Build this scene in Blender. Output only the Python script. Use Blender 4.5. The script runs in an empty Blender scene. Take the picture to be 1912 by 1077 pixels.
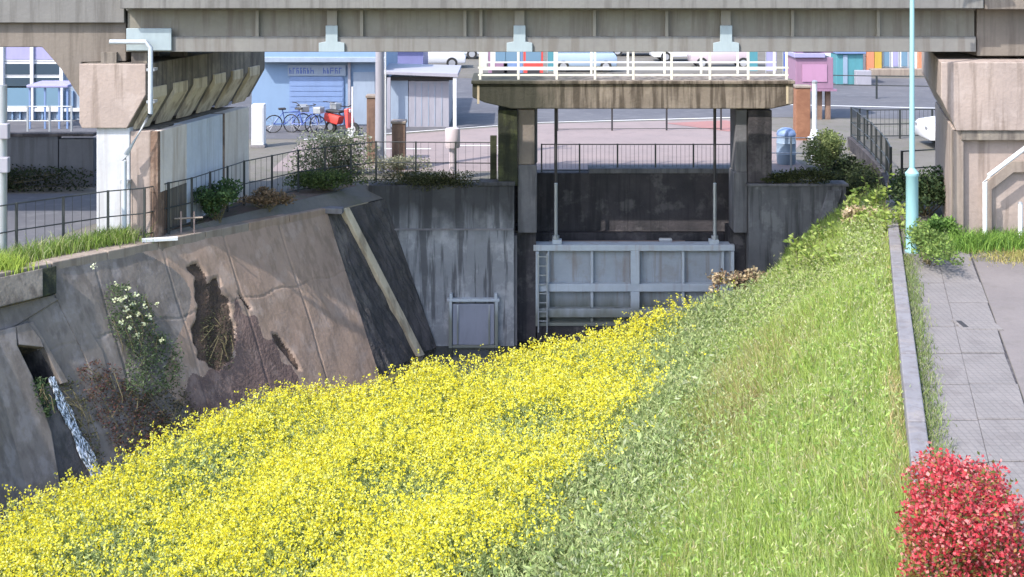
import bpy, bmesh, math, random
import numpy as np
from mathutils import Vector, Matrix
R = math.radians
rng = np.random.default_rng(7)
random.seed(7)
S = bpy.context.scene
C = S.collection

# ---------------------------------------------------------------- camera, sky, sun, exposure
CH = 6.5                                     # eye height above the path
cd = bpy.data.cameras.new('camera'); cam = bpy.data.objects.new('camera', cd); C.objects.link(cam)
cam.location = (0, 0, CH); cam.rotation_euler = (R(90), 0, 0)
cd.sensor_width = 36; cd.lens = 36 * 2500 / 1912; cd.shift_y = -638.5 / 1912
cd.clip_start = .5; cd.clip_end = 3000
S.camera = cam

TO_SUN = Vector((-.56, -.52, .86)).normalized()
elev = math.asin(TO_SUN.z); azim = math.atan2(TO_SUN.x, TO_SUN.y)
w = bpy.data.worlds.new('World'); S.world = w; w.use_nodes = True
nt = w.node_tree; nt.nodes.clear()
sky = nt.nodes.new('ShaderNodeTexSky'); sky.sky_type = 'NISHITA'; sky.sun_disc = False
sky.sun_elevation = elev; sky.sun_rotation = azim
sky.air_density = 1.0; sky.dust_density = 1.6; sky.ozone_density = 1.0
bg = nt.nodes.new('ShaderNodeBackground'); bg.inputs[1].default_value = .15
wo = nt.nodes.new('ShaderNodeOutputWorld')
nt.links.new(sky.outputs[0], bg.inputs[0]); nt.links.new(bg.outputs[0], wo.inputs[0])
sl = bpy.data.lights.new('sun', 'SUN'); sl.energy = 2.1; sl.angle = R(.5); sl.color = (1, .945, .875)
sun = bpy.data.objects.new('sun', sl); C.objects.link(sun)
sun.rotation_euler = TO_SUN.to_track_quat('Z', 'Y').to_euler(); sun.location = (-20, -20, 40)
vs = S.view_settings; vs.view_transform = 'Standard'; vs.look = 'None'; vs.gamma = 1; vs.use_curve_mapping = False
vs.exposure = 1.9
S.cycles.max_bounces = 6; S.cycles.transparent_max_bounces = 6

# ---------------------------------------------------------------- helpers: materials
def newmat(name):
    m = bpy.data.materials.new(name); m.use_nodes = True
    n = m.node_tree; b = n.nodes['Principled BSDF']
    return m, n, b
def N(n, t, **k):
    x = n.nodes.new(t)
    for a, v in k.items(): setattr(x, a, v)
    return x
def rgba(c): return (c[0], c[1], c[2], 1)
def mixc(n, fac, a, b):
    x = N(n, 'ShaderNodeMix', data_type='RGBA')
    if isinstance(fac, (int, float)): x.inputs[0].default_value = fac
    else: n.links.new(fac, x.inputs[0])
    for i, v in ((6, a), (7, b)):
        if isinstance(v, tuple): x.inputs[i].default_value = rgba(v)
        else: n.links.new(v, x.inputs[i])
    return x.outputs[2]
def noise(n, vec, scale, detail=4, rough=.55, lo=.4, hi=.6):
    t = N(n, 'ShaderNodeTexNoise'); t.inputs['Scale'].default_value = scale
    t.inputs['Detail'].default_value = detail; t.inputs['Roughness'].default_value = rough
    n.links.new(vec, t.inputs['Vector'])
    r = N(n, 'ShaderNodeMapRange'); r.inputs[1].default_value = lo; r.inputs[2].default_value = hi
    r.clamp = True; n.links.new(t.outputs[0], r.inputs[0]); return r.outputs[0]
def mapped(n, vec, sc, loc=(0, 0, 0)):
    m = N(n, 'ShaderNodeMapping'); m.inputs['Scale'].default_value = sc; m.inputs['Location'].default_value = loc
    n.links.new(vec, m.inputs[0]); return m.outputs[0]
def mul(n, a, b, op='MULTIPLY'):
    x = N(n, 'ShaderNodeMath', operation=op); x.use_clamp = True
    for i, v in ((0, a), (1, b)):
        if isinstance(v, (int, float)): x.inputs[i].default_value = v
        else: n.links.new(v, x.inputs[i])
    return x.outputs[0]
def concrete(name, c1, c2, streak=None, sfac=.6, patch=None, pfac=.6, zone=None, scale=.6, bump=.25, rough=.9, seed=0., slo=.48, shi=.62):
    """weathered concrete: two tones, fine grain, vertical run stains, blotches; zone=(axis, from, to, colour) is a ragged zone of colour along one axis"""
    m, n, b = newmat(name)
    g = N(n, 'ShaderNodeNewGeometry').outputs['Position']
    p = mapped(n, g, (1, 1, 1), (seed, seed * 1.7, 0))
    c = mixc(n, noise(n, p, scale, 5, .6, .35, .65), c1, c2)
    fine = noise(n, p, 9, 5, .7, .25, .75)
    c = mixc(n, mul(n, fine, .35), c, tuple(x * .62 for x in c1))
    if patch: c = mixc(n, mul(n, noise(n, p, 1.7, 6, .65, .52, .62), pfac), c, patch)
    if streak:
        s = noise(n, mapped(n, p, (3.2, 3.2, .22)), 1.6, 5, .6, slo, shi)
        c = mixc(n, mul(n, s, sfac), c, streak)
    if zone:
        sx = N(n, 'ShaderNodeSeparateXYZ'); n.links.new(g, sx.inputs[0])
        wob = N(n, 'ShaderNodeTexNoise'); wob.inputs['Scale'].default_value = 1.1; wob.inputs['Detail'].default_value = 6
        n.links.new(mapped(n, p, (2.5, 2.5, .5)), wob.inputs['Vector'])
        for (ax, a, bb, col) in (zone if isinstance(zone, list) else [zone]):
            w_ = mul(n, wob.outputs[0], 0)
            k = N(n, 'ShaderNodeMath', operation='MULTIPLY_ADD'); n.links.new(wob.outputs[0], k.inputs[0])
            k.inputs[1].default_value = 1.6 * abs(bb - a); n.links.new(sx.outputs[ax], k.inputs[2])
            r = N(n, 'ShaderNodeMapRange'); r.inputs[1].default_value = a + .8 * abs(bb - a); r.inputs[2].default_value = bb + .8 * abs(bb - a)
            n.links.new(k.outputs[0], r.inputs[0]); r.clamp = True
            c = mixc(n, mul(n, r.outputs[0], .88), c, col)
    n.links.new(c, b.inputs['Base Color']); b.inputs['Roughness'].default_value = rough
    b.inputs['Specular IOR Level'].default_value = .25
    bt = N(n, 'ShaderNodeTexNoise'); bt.inputs['Scale'].default_value = 14; bt.inputs['Detail'].default_value = 6
    n.links.new(p, bt.inputs['Vector'])
    bp = N(n, 'ShaderNodeBump'); bp.inputs['Strength'].default_value = bump; bp.inputs['Distance'].default_value = .04
    n.links.new(bt.outputs[0], bp.inputs['Height']); n.links.new(bp.outputs[0], b.inputs['Normal'])
    return m
def paint(name, c, rough=.5, metal=0, dirt=.25, dcol=None, spec=.4):
    m, n, b = newmat(name)
    g = N(n, 'ShaderNodeNewGeometry').outputs['Position']
    f = noise(n, mapped(n, g, (2, 2, .6)), 2.2, 6, .65, .42, .7)
    n.links.new(mixc(n, mul(n, f, dirt), c, dcol or tuple(x * .5 + .03 for x in c)), b.inputs['Base Color'])
    b.inputs['Roughness'].default_value = rough; b.inputs['Metallic'].default_value = metal
    b.inputs['Specular IOR Level'].default_value = spec
    return m
def glass(name, c=(.04, .06, .08)):
    m, n, b = newmat(name); b.inputs['Base Color'].default_value = rgba(c); b.inputs['Roughness'].default_value = .12
    return m
def leafmat(name, trans=.35, rough=.6):
    m, n, b = newmat(name)
    a = N(n, 'ShaderNodeAttribute', attribute_name='tint')
    n.links.new(a.outputs['Color'], b.inputs['Base Color']); b.inputs['Roughness'].default_value = rough
    b.inputs['Specular IOR Level'].default_value = .15
    t = N(n, 'ShaderNodeBsdfTranslucent'); n.links.new(a.outputs['Color'], t.inputs[0])
    mx = N(n, 'ShaderNodeMixShader'); mx.inputs[0].default_value = trans
    n.links.new(b.outputs[0], mx.inputs[1]); n.links.new(t.outputs[0], mx.inputs[2])
    n.links.new(mx.outputs[0], n.nodes['Material Output'].inputs[0])
    return m

# ---------------------------------------------------------------- helpers: objects
W = {}
def tag(o, label=None, cat=None, group=None, kind=None):
    if label: o['label'] = label
    if cat: o['category'] = cat
    if group: o['group'] = group
    if kind: o['kind'] = kind
    return o
def thing(name, label, cat, loc=(0, 0, 0), group=None):
    o = bpy.data.objects.new(name, None); C.objects.link(o); o.location = loc; o.empty_display_size = .2
    W[o.name] = Vector(loc)
    return tag(o, label, cat, group)
def link(name, me, mat, parent=None):
    o = bpy.data.objects.new(name, me); C.objects.link(o)
    if mat: me.materials.append(mat)
    if parent: o.parent = parent; W[o.name] = W[parent.name]
    else: W[o.name] = Vector((0, 0, 0))
    return o
class MB:
    def __init__(s): s.v = []; s.f = []
    def add(s, vs, fs):
        k = len(s.v); s.v += [tuple(v) for v in vs]; s.f += [tuple(i + k for i in f) for f in fs]; return s
    def box(s, x0, x1, y0, y1, z0, z1):
        return s.add([(x0,y0,z0),(x1,y0,z0),(x1,y1,z0),(x0,y1,z0),(x0,y0,z1),(x1,y0,z1),(x1,y1,z1),(x0,y1,z1)],
                     [(0,3,2,1),(4,5,6,7),(0,1,5,4),(1,2,6,5),(2,3,7,6),(3,0,4,7)])
    def hexa(s, lo, hi):       # two quads (4 points each), lower and upper
        return s.add(list(lo) + list(hi), [(0,3,2,1),(4,5,6,7),(0,1,5,4),(1,2,6,5),(2,3,7,6),(3,0,4,7)])
    def prism(s, a, b):        # two equal rings
        n = len(a); return s.add(list(a) + list(b), [tuple(range(n))[::-1], tuple(range(n, 2*n))] + [(i, (i+1) % n, n + (i+1) % n, n + i) for i in range(n)])
    def prism_y(s, poly, y0, y1, k=0):
        return s.prism([(x + k*0, y0, z) for x, z in poly], [(x + k*(y1-y0), y1, z) for x, z in poly])
    def prism_z(s, poly, z0, z1): return s.prism([(x, y, z0) for x, y in poly], [(x, y, z1) for x, y in poly])
    def prism_x(s, poly, x0, x1): return s.prism([(x0, y, z) for y, z in poly], [(x1, y, z) for y, z in poly])
    def tube(s, pts, r, n=8, r1=None):
        pts = [Vector(p) for p in pts]; rings = []; m = len(pts)
        for i, p in enumerate(pts):
            d = ((pts[min(i+1, m-1)] - pts[max(i-1, 0)])).normalized()
            up = Vector((0,0,1)) if abs(d.z) < .9 else Vector((1,0,0))
            a = d.cross(up).normalized(); b = d.cross(a)
            rr = r if r1 is None else r + (r1 - r) * i / (m - 1)
            rings.append([p + (a*math.cos(t) + b*math.sin(t))*rr for t in [2*math.pi*j/n for j in range(n)]])
        vs = [v for q in rings for v in q]; fs = []
        for i in range(m-1):
            for j in range(n): fs.append((i*n+j, i*n+(j+1) % n, (i+1)*n+(j+1) % n, (i+1)*n+j))
        fs += [tuple(range(n))[::-1], tuple(range((m-1)*n, m*n))]
        return s.add(vs, fs)
    def lathe(s, c, prof, n=14):
        vs = []; fs = []
        for r, z in prof:
            for j in range(n): t = 2*math.pi*j/n; vs.append((c[0]+r*math.cos(t), c[1]+r*math.sin(t), c[2]+z))
        for i in range(len(prof)-1):
            for j in range(n): fs.append((i*n+j, i*n+(j+1) % n, (i+1)*n+(j+1) % n, (i+1)*n+j))
        fs += [tuple(range(n))[::-1], tuple(range((len(prof)-1)*n, len(prof)*n))]
        return s.add(vs, fs)
    def wheel(s, c, r, wd, n=16, axis='x'):   # solid disc, axis along x
        def P(a, t): 
            return (c[0]+a, c[1]+r*math.cos(t), c[2]+r*math.sin(t)) if axis == 'x' else (c[0]+r*math.cos(t), c[1]+a, c[2]+r*math.sin(t))
        A = [P(-wd/2, 2*math.pi*j/n) for j in range(n)]; B = [P(wd/2, 2*math.pi*j/n) for j in range(n)]
        return s.prism(A, B)
    def build(s, name, mat, parent=None, bevel=0, smooth=False, label=None):
        me = bpy.data.meshes.new(name)
        o0 = W[parent.name] if parent else Vector((0, 0, 0))
        me.from_pydata([tuple(Vector(v) - o0) for v in s.v], [], s.f)
        bm = bmesh.new(); bm.from_mesh(me)
        bmesh.ops.recalc_face_normals(bm, faces=bm.faces)
        if bevel:
            es = [e for e in bm.edges if len(e.link_faces) == 2 and e.calc_face_angle(0) > .4]
            bmesh.ops.bevel(bm, geom=es, offset=bevel, segments=2, affect='EDGES', profile=.5, clamp_overlap=True)
        bm.to_mesh(me); bm.free()
        if smooth:
            for p in me.polygons: p.use_smooth = True
            me.set_sharp_from_angle(angle=R(40))
        o = link(name, me, mat, parent)
        if label: o['label'] = label
        return o
def copy_tree(o, loc, rz=None, label=None, parent=None):
    c = o.copy(); C.objects.link(c)
    if parent: c.parent = parent
    else:
        c.location = loc
        if rz is not None: c.rotation_euler = (0, 0, rz)
        if label: c['label'] = label
    for ch in list(o.children): copy_tree(ch, None, None, None, c)
    return c
def struct(o): o['kind'] = 'structure'; return o
def at(u, v, Y=None, Z=None):
    """the place in the world, at depth Y or on level Z, seen at photo position u, v"""
    if Y is None: Y = 2500 * (CH - Z) / (v + 100)
    return Vector(((u - 956) / 2500 * Y, Y, CH - (v + 100) / 2500 * Y))

# ---------------------------------------------------------------- helpers: vegetation built from many small faces
def nmesh(name, verts, quads, tris, cols, mat, parent=None):
    me = bpy.data.meshes.new(name)
    o0 = np.array(W[parent.name]) if parent else np.zeros(3)
    v = np.asarray(verts, np.float32) - o0.astype(np.float32)
    me.vertices.add(len(v)); me.vertices.foreach_set('co', v.ravel())
    nq = 0 if quads is None else len(quads); ntr = 0 if tris is None else len(tris)
    loops = np.concatenate([np.asarray(q, np.int32).ravel() for q in (quads, tris) if q is not None and len(q)])
    me.loops.add(len(loops)); me.loops.foreach_set('vertex_index', loops)
    st = np.concatenate([np.arange(nq)*4, nq*4 + np.arange(ntr)*3]).astype(np.int32)
    me.polygons.add(nq + ntr); me.polygons.foreach_set('loop_start', st)
    me.update(calc_edges=True)
    if cols is not None:
        a = me.color_attributes.new('tint', 'FLOAT_COLOR', 'POINT')
        cc = np.ones((len(v), 4), np.float32); cc[:, :3] = cols; a.data.foreach_set('color', cc.ravel())
    return link(name, me, mat, parent)
def pal(n, colours, weights=None, jit=.2):
    c = np.array(colours, float); w_ = np.ones(len(c)) if weights is None else np.array(weights, float)
    i = rng.choice(len(c), n, p=w_/w_.sum())
    return c[i] * (1 + jit * rng.uniform(-1, 1, (n, 1)))
def blades(P, h, wd, bend, cols):
    n = len(P); a = rng.uniform(0, 2*np.pi, n); side = np.c_[np.cos(a), np.sin(a), np.zeros(n)]
    b = rng.uniform(0, 2*np.pi, n); d = np.c_[np.cos(b), np.sin(b), np.zeros(n)] * (bend * h)[:, None]
    up = np.c_[np.zeros(n), np.zeros(n), h]; sw = side * (wd/2)[:, None]
    V = np.stack([P - sw, P + sw, P + up*.55 + d*.3 - sw*.8, P + up*.55 + d*.3 + sw*.8, P + up*.95 + d], 1).reshape(-1, 3)
    k = np.arange(n)[:, None]*5
    return V, np.concatenate([k + [0,1,3,2]]), np.concatenate([k + [2,3,4]]), np.repeat(cols, 5, 0)
def cards(P, L, wd, cols, tilt=(.0, 1.0), d=None):
    """small pointed leaves/petals: diamonds folded along the middle"""
    n = len(P)
    if d is None:
        a = rng.uniform(0, 2*np.pi, n); z = rng.uniform(tilt[0], tilt[1], n); r = np.sqrt(np.clip(1 - z*z, 0, 1))
        d = np.c_[r*np.cos(a), r*np.sin(a), z]
    q = rng.normal(size=(n, 3)); s = np.cross(d, q); s /= np.linalg.norm(s, axis=1, keepdims=True) + 1e-9
    L = np.broadcast_to(L, n)[:, None]; wd = np.broadcast_to(wd, n)[:, None]
    V = np.stack([P, P + d*L*.5 + s*wd/2, P + d*L, P + d*L*.5 - s*wd/2], 1).reshape(-1, 3)
    return V, np.arange(n)[:, None]*4 + [0,1,2,3], None, np.repeat(cols, 4, 0)
def merge(parts):
    V=[];Q=[];T=[];K=[];k=0
    for v, q, t, c in parts:
        V.append(v); K.append(c)
        if q is not None: Q.append(q+k)
        if t is not None: T.append(t+k)
        k += len(v)
    return np.concatenate(V), (np.concatenate(Q) if Q else None), (np.concatenate(T) if T else None), np.concatenate(K)
M_LEAF = leafmat('leaf', .45); M_GRASS = leafmat('grass blade', .5); M_PETAL = leafmat('petal', .5)
M_STEM = paint('stem', (.12, .10, .05), .9)
def shrub(name, label, cat, c, size, colours, n, leaf, weights=None, group=None, flowers=None, shell=.35, clumps=14, box=False):
    """a bush: woody stems and many separate leaves gathered in clumps"""
    c = Vector(c); t = thing(name, label, cat, c, group)
    sx, sy, sz = size
    st = MB(); tips = []
    for i in range(clumps):
        a = random.uniform(0, 6.28); r = math.sqrt(random.random()) * .8
        z = random.uniform(.12 if box else .35, .85); k = 1 if box else math.sqrt(max(.05, 1 - (z - .35)**2 * 1.6))
        tip = c + Vector((math.cos(a)*r*sx/2*k, math.sin(a)*r*sy/2*k, z*sz)); tips.append(tip)
        mid = c.lerp(tip, .5) + Vector((random.uniform(-.05,.05)*sx, random.uniform(-.05,.05)*sy, 0))
        st.tube([c + Vector((random.uniform(-.08,.08)*sx, random.uniform(-.08,.08)*sy, -.05)), mid, tip], .012*max(1, sz), 5, .004)
    st.build('stem', M_STEM, t)
    T = np.array([tuple(x) for x in tips]); ii = rng.integers(0, len(T), n)
    g = rng.normal(size=(n, 3)); g /= np.linalg.norm(g, axis=1, keepdims=True); g *= (rng.random((n, 1))**shell)
    P = T[ii] + g * np.array([sx*.2, sy*.2, sz*.22]); P[:, 2] = np.maximum(P[:, 2], c.z + .01)
    cl = pal(n, colours, weights, .25) * (0.82 + .36 * rng.random((len(T), 1)))[ii]
    V, Q, Tt, K = cards(P, leaf*rng.uniform(.7, 1.3, n), leaf*.55, cl, (-.2, .9))
    nmesh('foliage', V, Q, Tt, K, M_LEAF, t)
    if flowers:
        k, fl, fc = flowers; jj = rng.integers(0, len(T), k)
        g = rng.normal(size=(k, 3)); g /= np.linalg.norm(g, axis=1, keepdims=True); g[:, 2] = abs(g[:, 2])
        P = T[jj] + g * np.array([sx*.21, sy*.21, sz*.24])
        P = np.repeat(P, 5, 0) + rng.normal(size=(k*5, 3))*fl*.3
        V, Q, Tt, K = cards(P, fl*rng.uniform(.7, 1.2, k*5), fl*.7, pal(k*5, fc, None, .12), (-.1, 1))
        nmesh('flowers', V, Q, Tt, K, M_PETAL, t)
    return t
def tuft(name, label, cat, pts, hmin, hmax, colours, n, width=.012, spread=.12, bend=.5, weights=None, kind='stuff', group=None):
    """grass or weeds standing along a line or on a set of points"""
    pts = np.array([tuple(p) for p in pts], float)
    i = rng.integers(0, len(pts)-1, n); f = rng.random((n, 1))
    P = pts[i]*(1-f) + pts[i+1]*f; P[:, :2] += rng.normal(size=(n, 2))*spread
    h = rng.uniform(hmin, hmax, n) * np.exp(-((np.linalg.norm(rng.normal(size=(n,2)),axis=1)*.25)))
    V, Q, T, K = blades(P, h, np.full(n, width)*rng.uniform(.6,1.4,n), np.full(n, bend)*rng.uniform(.3,1.3,n), pal(n, colours, weights, .3))
    o = nmesh(name, V, Q, T, K, M_GRASS)
    return tag(o, label, cat, group, kind)

# ---------------------------------------------------------------- lines of the place
KX = .26
def XC(y): return .883 + KX*y                        # right edge of the kerb wall beside the path
TL0 = Vector((-9.35, 27.47, -.06)); TL1 = Vector((-4.79, 34.6, -.35))
TD = (TL1-TL0).normalized(); TN = Vector((TD.y, -TD.x, 0))   # along the left bank; out towards the channel
RUN = 1.8; DROP = 4.1
TN.normalize(); GV = TN*RUN + Vector((0,0,-DROP))
PN = GV.cross(TD).normalized(); PN = PN if PN.z > 0 else -PN      # face direction of the sloping left bank
def slope(u, v, off=0):
    """point on the sloping bank face seen at photo position u, v, lifted off it by off"""
    d = Vector(((u-956)/2500, 1, -(v+100)/2500)); o = Vector((0,0,CH))
    t = (TL0-o).dot(PN)/d.dot(PN); return o + d*t + PN*off
def slope_st(s, t, off=0): return TL0 + TD*s + GV*t + PN*off
YW = 36.3                                             # front of the wing walls

# ---------------------------------------------------------------- materials
M = {}
M['revet'] = concrete('bank concrete', (.325,.235,.18), (.265,.19,.15), (.165,.12,.09), .5, (.35,.275,.235), .5, scale=.5, bump=.14, seed=1)
M['revet_grey'] = concrete('old grey bank concrete', (.19,.163,.145), (.13,.112,.102), (.08,.066,.058), .5, (.235,.21,.205), .5, scale=.9, bump=.16, seed=4)
M['revet_dark'] = concrete('mossy dark concrete', (.085,.075,.075), (.05,.046,.045), (.03,.03,.028), .6, (.12,.11,.10), .5, scale=1.2, bump=.8, seed=7)
M['earth'] = concrete('bared brown earth', (.085,.058,.045), (.05,.038,.03), None, 0, (.12,.08,.06), .7, scale=2.5, bump=1.2, seed=3)
M['top_soil'] = concrete('brown bank top soil', (.15,.105,.085), (.10,.075,.06), None, 0, (.09,.095,.045), .6, scale=1.2, bump=1.0, seed=33)
M['revet_stain'] = concrete('reddish stained bank concrete', (.17,.115,.10), (.12,.085,.075), (.08,.055,.05), .5, (.24,.175,.15), .5, scale=1.3, bump=.6, seed=34)
M['soil'] = concrete('bank soil', (.08,.07,.035), (.05,.055,.025), None, 0, (.10,.085,.05), .6, scale=.8, bump=.8)
M['mud'] = concrete('channel mud', (.06,.05,.035), (.035,.03,.022), None, 0, (.09,.08,.05), .6, scale=.8, bump=.4, rough=.45)
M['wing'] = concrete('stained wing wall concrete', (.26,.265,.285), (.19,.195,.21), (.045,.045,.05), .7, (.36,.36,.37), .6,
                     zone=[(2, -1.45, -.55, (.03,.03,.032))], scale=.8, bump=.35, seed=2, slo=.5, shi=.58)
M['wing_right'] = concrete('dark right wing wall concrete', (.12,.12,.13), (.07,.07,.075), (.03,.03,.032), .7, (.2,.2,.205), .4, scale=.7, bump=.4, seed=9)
M['black_wall'] = concrete('near black wall concrete', (.052,.046,.05), (.028,.027,.03), (.015,.015,.017), .6, (.11,.10,.10), .5, scale=1.4, bump=.5, seed=12)  # near black tone for culvert wall, slots and path joints
M['beam'] = concrete('bridge slab concrete', (.29,.245,.205), (.22,.185,.155), (.075,.06,.048), .85, (.34,.29,.24), .5, zone=[(0, 2.3, .4, (.035,.038,.028))], scale=1.2, bump=.4, seed=5, slo=.46, shi=.58)  # slab colour darkens towards its left end
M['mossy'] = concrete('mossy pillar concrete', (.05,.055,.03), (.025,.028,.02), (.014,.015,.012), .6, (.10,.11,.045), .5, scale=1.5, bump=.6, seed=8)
M['pillar'] = concrete('guide pillar concrete', (.24,.20,.17), (.17,.15,.14), (.07,.055,.045), .7, None, 0, scale=1.4, bump=.3, seed=6)
M['guide'] = concrete('grey guide concrete', (.17,.165,.175), (.11,.11,.12), (.05,.05,.055), .6, None, 0, scale=1.4, bump=.3, seed=16)
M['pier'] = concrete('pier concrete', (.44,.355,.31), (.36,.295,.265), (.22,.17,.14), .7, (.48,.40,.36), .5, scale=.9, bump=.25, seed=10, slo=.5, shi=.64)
M['pier_side'] = concrete('dirty and shaded pier concrete', (.19,.165,.14), (.12,.105,.09), (.06,.05,.045), .7, (.26,.22,.17), .5, scale=1, bump=.3, seed=11)
M['rib'] = concrete('sun band and pale strip concrete', (.55,.46,.34), (.44,.37,.27), (.17,.13,.09), .6, None, 0, scale=2, bump=.3, seed=13)  # pale tone; on the pier cap it paints in sunlit strips
M['pier_white'] = concrete('whitewashed column', (.62,.63,.66), (.54,.55,.58), (.40,.38,.37), .5, None, 0, scale=.8, bump=.15, seed=14)
M['pier_rust'] = concrete('rust stained column edge', (.22,.14,.10), (.13,.085,.065), (.05,.035,.03), .7, (.36,.26,.2), .6, scale=1.6, bump=.4, seed=15)
M['tan'] = concrete('tan column concrete', (.42,.35,.29), (.35,.29,.25), (.22,.17,.14), .6, None, 0, scale=1, bump=.2, seed=17)
M['girder'] = concrete('olive grey girder paint', (.225,.208,.17), (.195,.18,.15), (.13,.105,.085), .6, (.235,.22,.19), .5, scale=.7, bump=.04, rough=.6, seed=51)
M['girder_low'] = concrete('pale grey girder flange paint', (.29,.28,.26), (.25,.24,.23), (.17,.145,.125), .55, None, 0, scale=.8, bump=.04, rough=.6, seed=52)
M['girder_top'] = concrete('deck edge concrete', (.34,.33,.31), (.28,.27,.26), (.16,.15,.14), .6, None, 0, scale=.6, bump=.15, seed=19)
M['stiff'] = paint('stiffener paint', (.33,.30,.25), .6, 0, .5)
M['bracket'] = paint('pale blue bracket paint', (.42,.50,.53), .55, 0, .35)
M['brown_girder'] = concrete('brown span concrete', (.30,.255,.215), (.23,.20,.175), (.15,.125,.105), .6, None, 0, scale=.4, bump=.2, seed=20)
M['panel_pale'] = concrete('pale column facing', (.60,.54,.50), (.52,.46,.42), (.34,.27,.22), .6, None, 0, scale=1, bump=.15, seed=41)
M['panel_blue'] = concrete('pale blue column facing', (.50,.53,.60), (.43,.46,.53), (.33,.33,.36), .5, None, 0, scale=1, bump=.12, seed=42)
M['gate'] = concrete('weathered blue grey gate paint', (.30,.325,.36), (.26,.28,.31), (.17,.125,.10), .5, (.22,.21,.205), .5, zone=[(2, -2.95, -3.55, (.085,.09,.07))], scale=1.3, bump=.05, rough=.6, seed=53, slo=.54, shi=.66)
M['gate_rib'] = concrete('gate stiffener paint', (.38,.415,.455), (.33,.36,.40), (.24,.18,.15), .45, None, 0, zone=[(2, -3.1, -3.6, (.12,.125,.10))], scale=1.5, bump=.05, rough=.6, seed=54, slo=.54, shi=.68)
M['flap'] = paint('lilac grey flap paint', (.26,.27,.33), .55, 0, .4)
M['steel_dark'] = paint('dark steel', (.035,.033,.035), .6, .2, .4)
M['fence'] = paint('black fence paint', (.022,.026,.026), .55, 0, .3)
M['galv'] = paint('galvanised steel', (.42,.44,.46), .45, .5, .4)
M['cream_rail'] = paint('cream railing paint', (.72,.71,.63), .5, 0, .25)
M['white'] = paint('white paint', (.75,.76,.78), .45, 0, .2)
M['pipe'] = paint('drain pipe grey', (.50,.54,.58), .45, 0, .3)
M['lamp'] = paint('sea green lamp post paint', (.28,.50,.52), .45, 0, .35, (.22,.36,.40))
M['kerb'] = concrete('kerb concrete', (.42,.41,.44), (.34,.325,.345), (.25,.22,.22), .5, (.5,.44,.41), .5, scale=1, bump=.25, seed=21)
M['slab'] = concrete('path slab concrete', (.36,.33,.32), (.30,.278,.272), None, 0, (.24,.215,.21), .5, scale=1.3, bump=.4, seed=22)
M['path'] = concrete('path asphalt concrete', (.35,.31,.30), (.30,.265,.26), None, 0, (.26,.235,.22), .5, scale=.7, bump=.3, seed=23)
M['ground'] = concrete('dusty ground', (.20,.185,.165), (.15,.14,.125), None, 0, (.12,.125,.08), .5, scale=.5, bump=.4, seed=24)
M['asphalt'] = concrete('road asphalt', (.13,.13,.145), (.10,.10,.115), None, 0, (.17,.17,.18), .4, scale=.35, bump=.2, seed=25)
M['paving'] = concrete('pink forecourt paving', (.46,.37,.36), (.40,.33,.325), None, 0, (.34,.28,.275), .6, scale=.5, bump=.2, seed=26)
M['paving_red'] = concrete('red crossing paint', (.45,.22,.20), (.38,.2,.19), None, 0, scale=.8, seed=27)
M['marking'] = paint('road marking', (.72,.72,.72), .8, 0, .4)
M['dark_wall'] = concrete('slate grey yard wall', (.12,.125,.145), (.095,.10,.115), (.06,.06,.065), .5, None, 0, scale=.6, seed=28)
M['brown_post'] = concrete('brown gate post stone', (.24,.155,.115), (.17,.11,.085), (.09,.06,.05), .6, None, 0, scale=2, bump=.3, seed=29)
M['orange_post'] = concrete('orange brick post', (.50,.25,.15), (.38,.18,.11), None, 0, None, 0, scale=3, bump=.3, seed=30)
M['blue_wall'] = paint('light blue sheet wall', (.30,.45,.68), .6, 0, .3, (.24,.36,.55))
M['blue_shutter'] = paint('blue roller shutter', (.26,.38,.66), .5, 0, .3)
M['blue_deep'] = paint('deep blue paint', (.06,.10,.32), .5, 0, .3)
M['violet'] = paint('violet blue sheet', (.24,.25,.50), .5, 0, .3)
M['lavender'] = paint('lavender paint', (.42,.40,.66), .5, 0, .25)
M['cladding'] = paint('lilac grey cladding', (.42,.41,.47), .6, 0, .3)
M['cladding_blue'] = paint('pale blue cladding', (.38,.46,.58), .6, 0, .3)
M['pink'] = paint('pink sheet', (.58,.33,.50), .5, 0, .3)
M['red'] = paint('red paint', (.55,.06,.05), .4, 0, .2)
M['coral'] = paint('coral orange paint', (.70,.28,.15), .5, 0, .25)
M['yellow'] = paint('yellow paint', (.75,.50,.08), .5, 0, .2)
M['teal'] = paint('teal paint', (.10,.33,.38), .5, 0, .25)
M['tire'] = paint('tyre rubber', (.02,.02,.02), .8, 0, .2)
M['glass'] = glass('window glass'); M['glass_blue'] = glass('blue window glass', (.12,.20,.27))
M['chrome'] = paint('bright rim metal', (.5,.5,.52), .35, .7, .1)
M['hull'] = paint('pale barrel plastic', (.36,.47,.62), .4, 0, .2)
M['timber'] = concrete('weathered board', (.30,.22,.20), (.22,.17,.15), None, 0, scale=3, bump=.3, seed=31)
def sett_lines(m):
    n = m.node_tree; b = n.nodes['Principled BSDF']; l = b.inputs['Base Color'].links[0].from_socket
    g = N(n, 'ShaderNodeNewGeometry').outputs['Position']
    t = N(n, 'ShaderNodeTexBrick'); t.offset = 0; t.inputs['Scale'].default_value = 1; t.inputs['Brick Width'].default_value = .10; t.inputs['Row Height'].default_value = .115
    t.inputs['Mortar Size'].default_value = .009; t.inputs['Color1'].default_value = (1,1,1,1); t.inputs['Color2'].default_value = (.9,.9,.9,1); t.inputs['Mortar'].default_value = (.55,.55,.56,1)
    n.links.new(g, t.inputs[0]); x = N(n, 'ShaderNodeMix', data_type='RGBA', blend_type='MULTIPLY'); x.inputs[0].default_value = .45
    n.links.new(l, x.inputs[6]); n.links.new(t.outputs[0], x.inputs[7]); n.links.new(x.outputs[2], b.inputs['Base Color'])
sett_lines(M['slab'])
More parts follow.
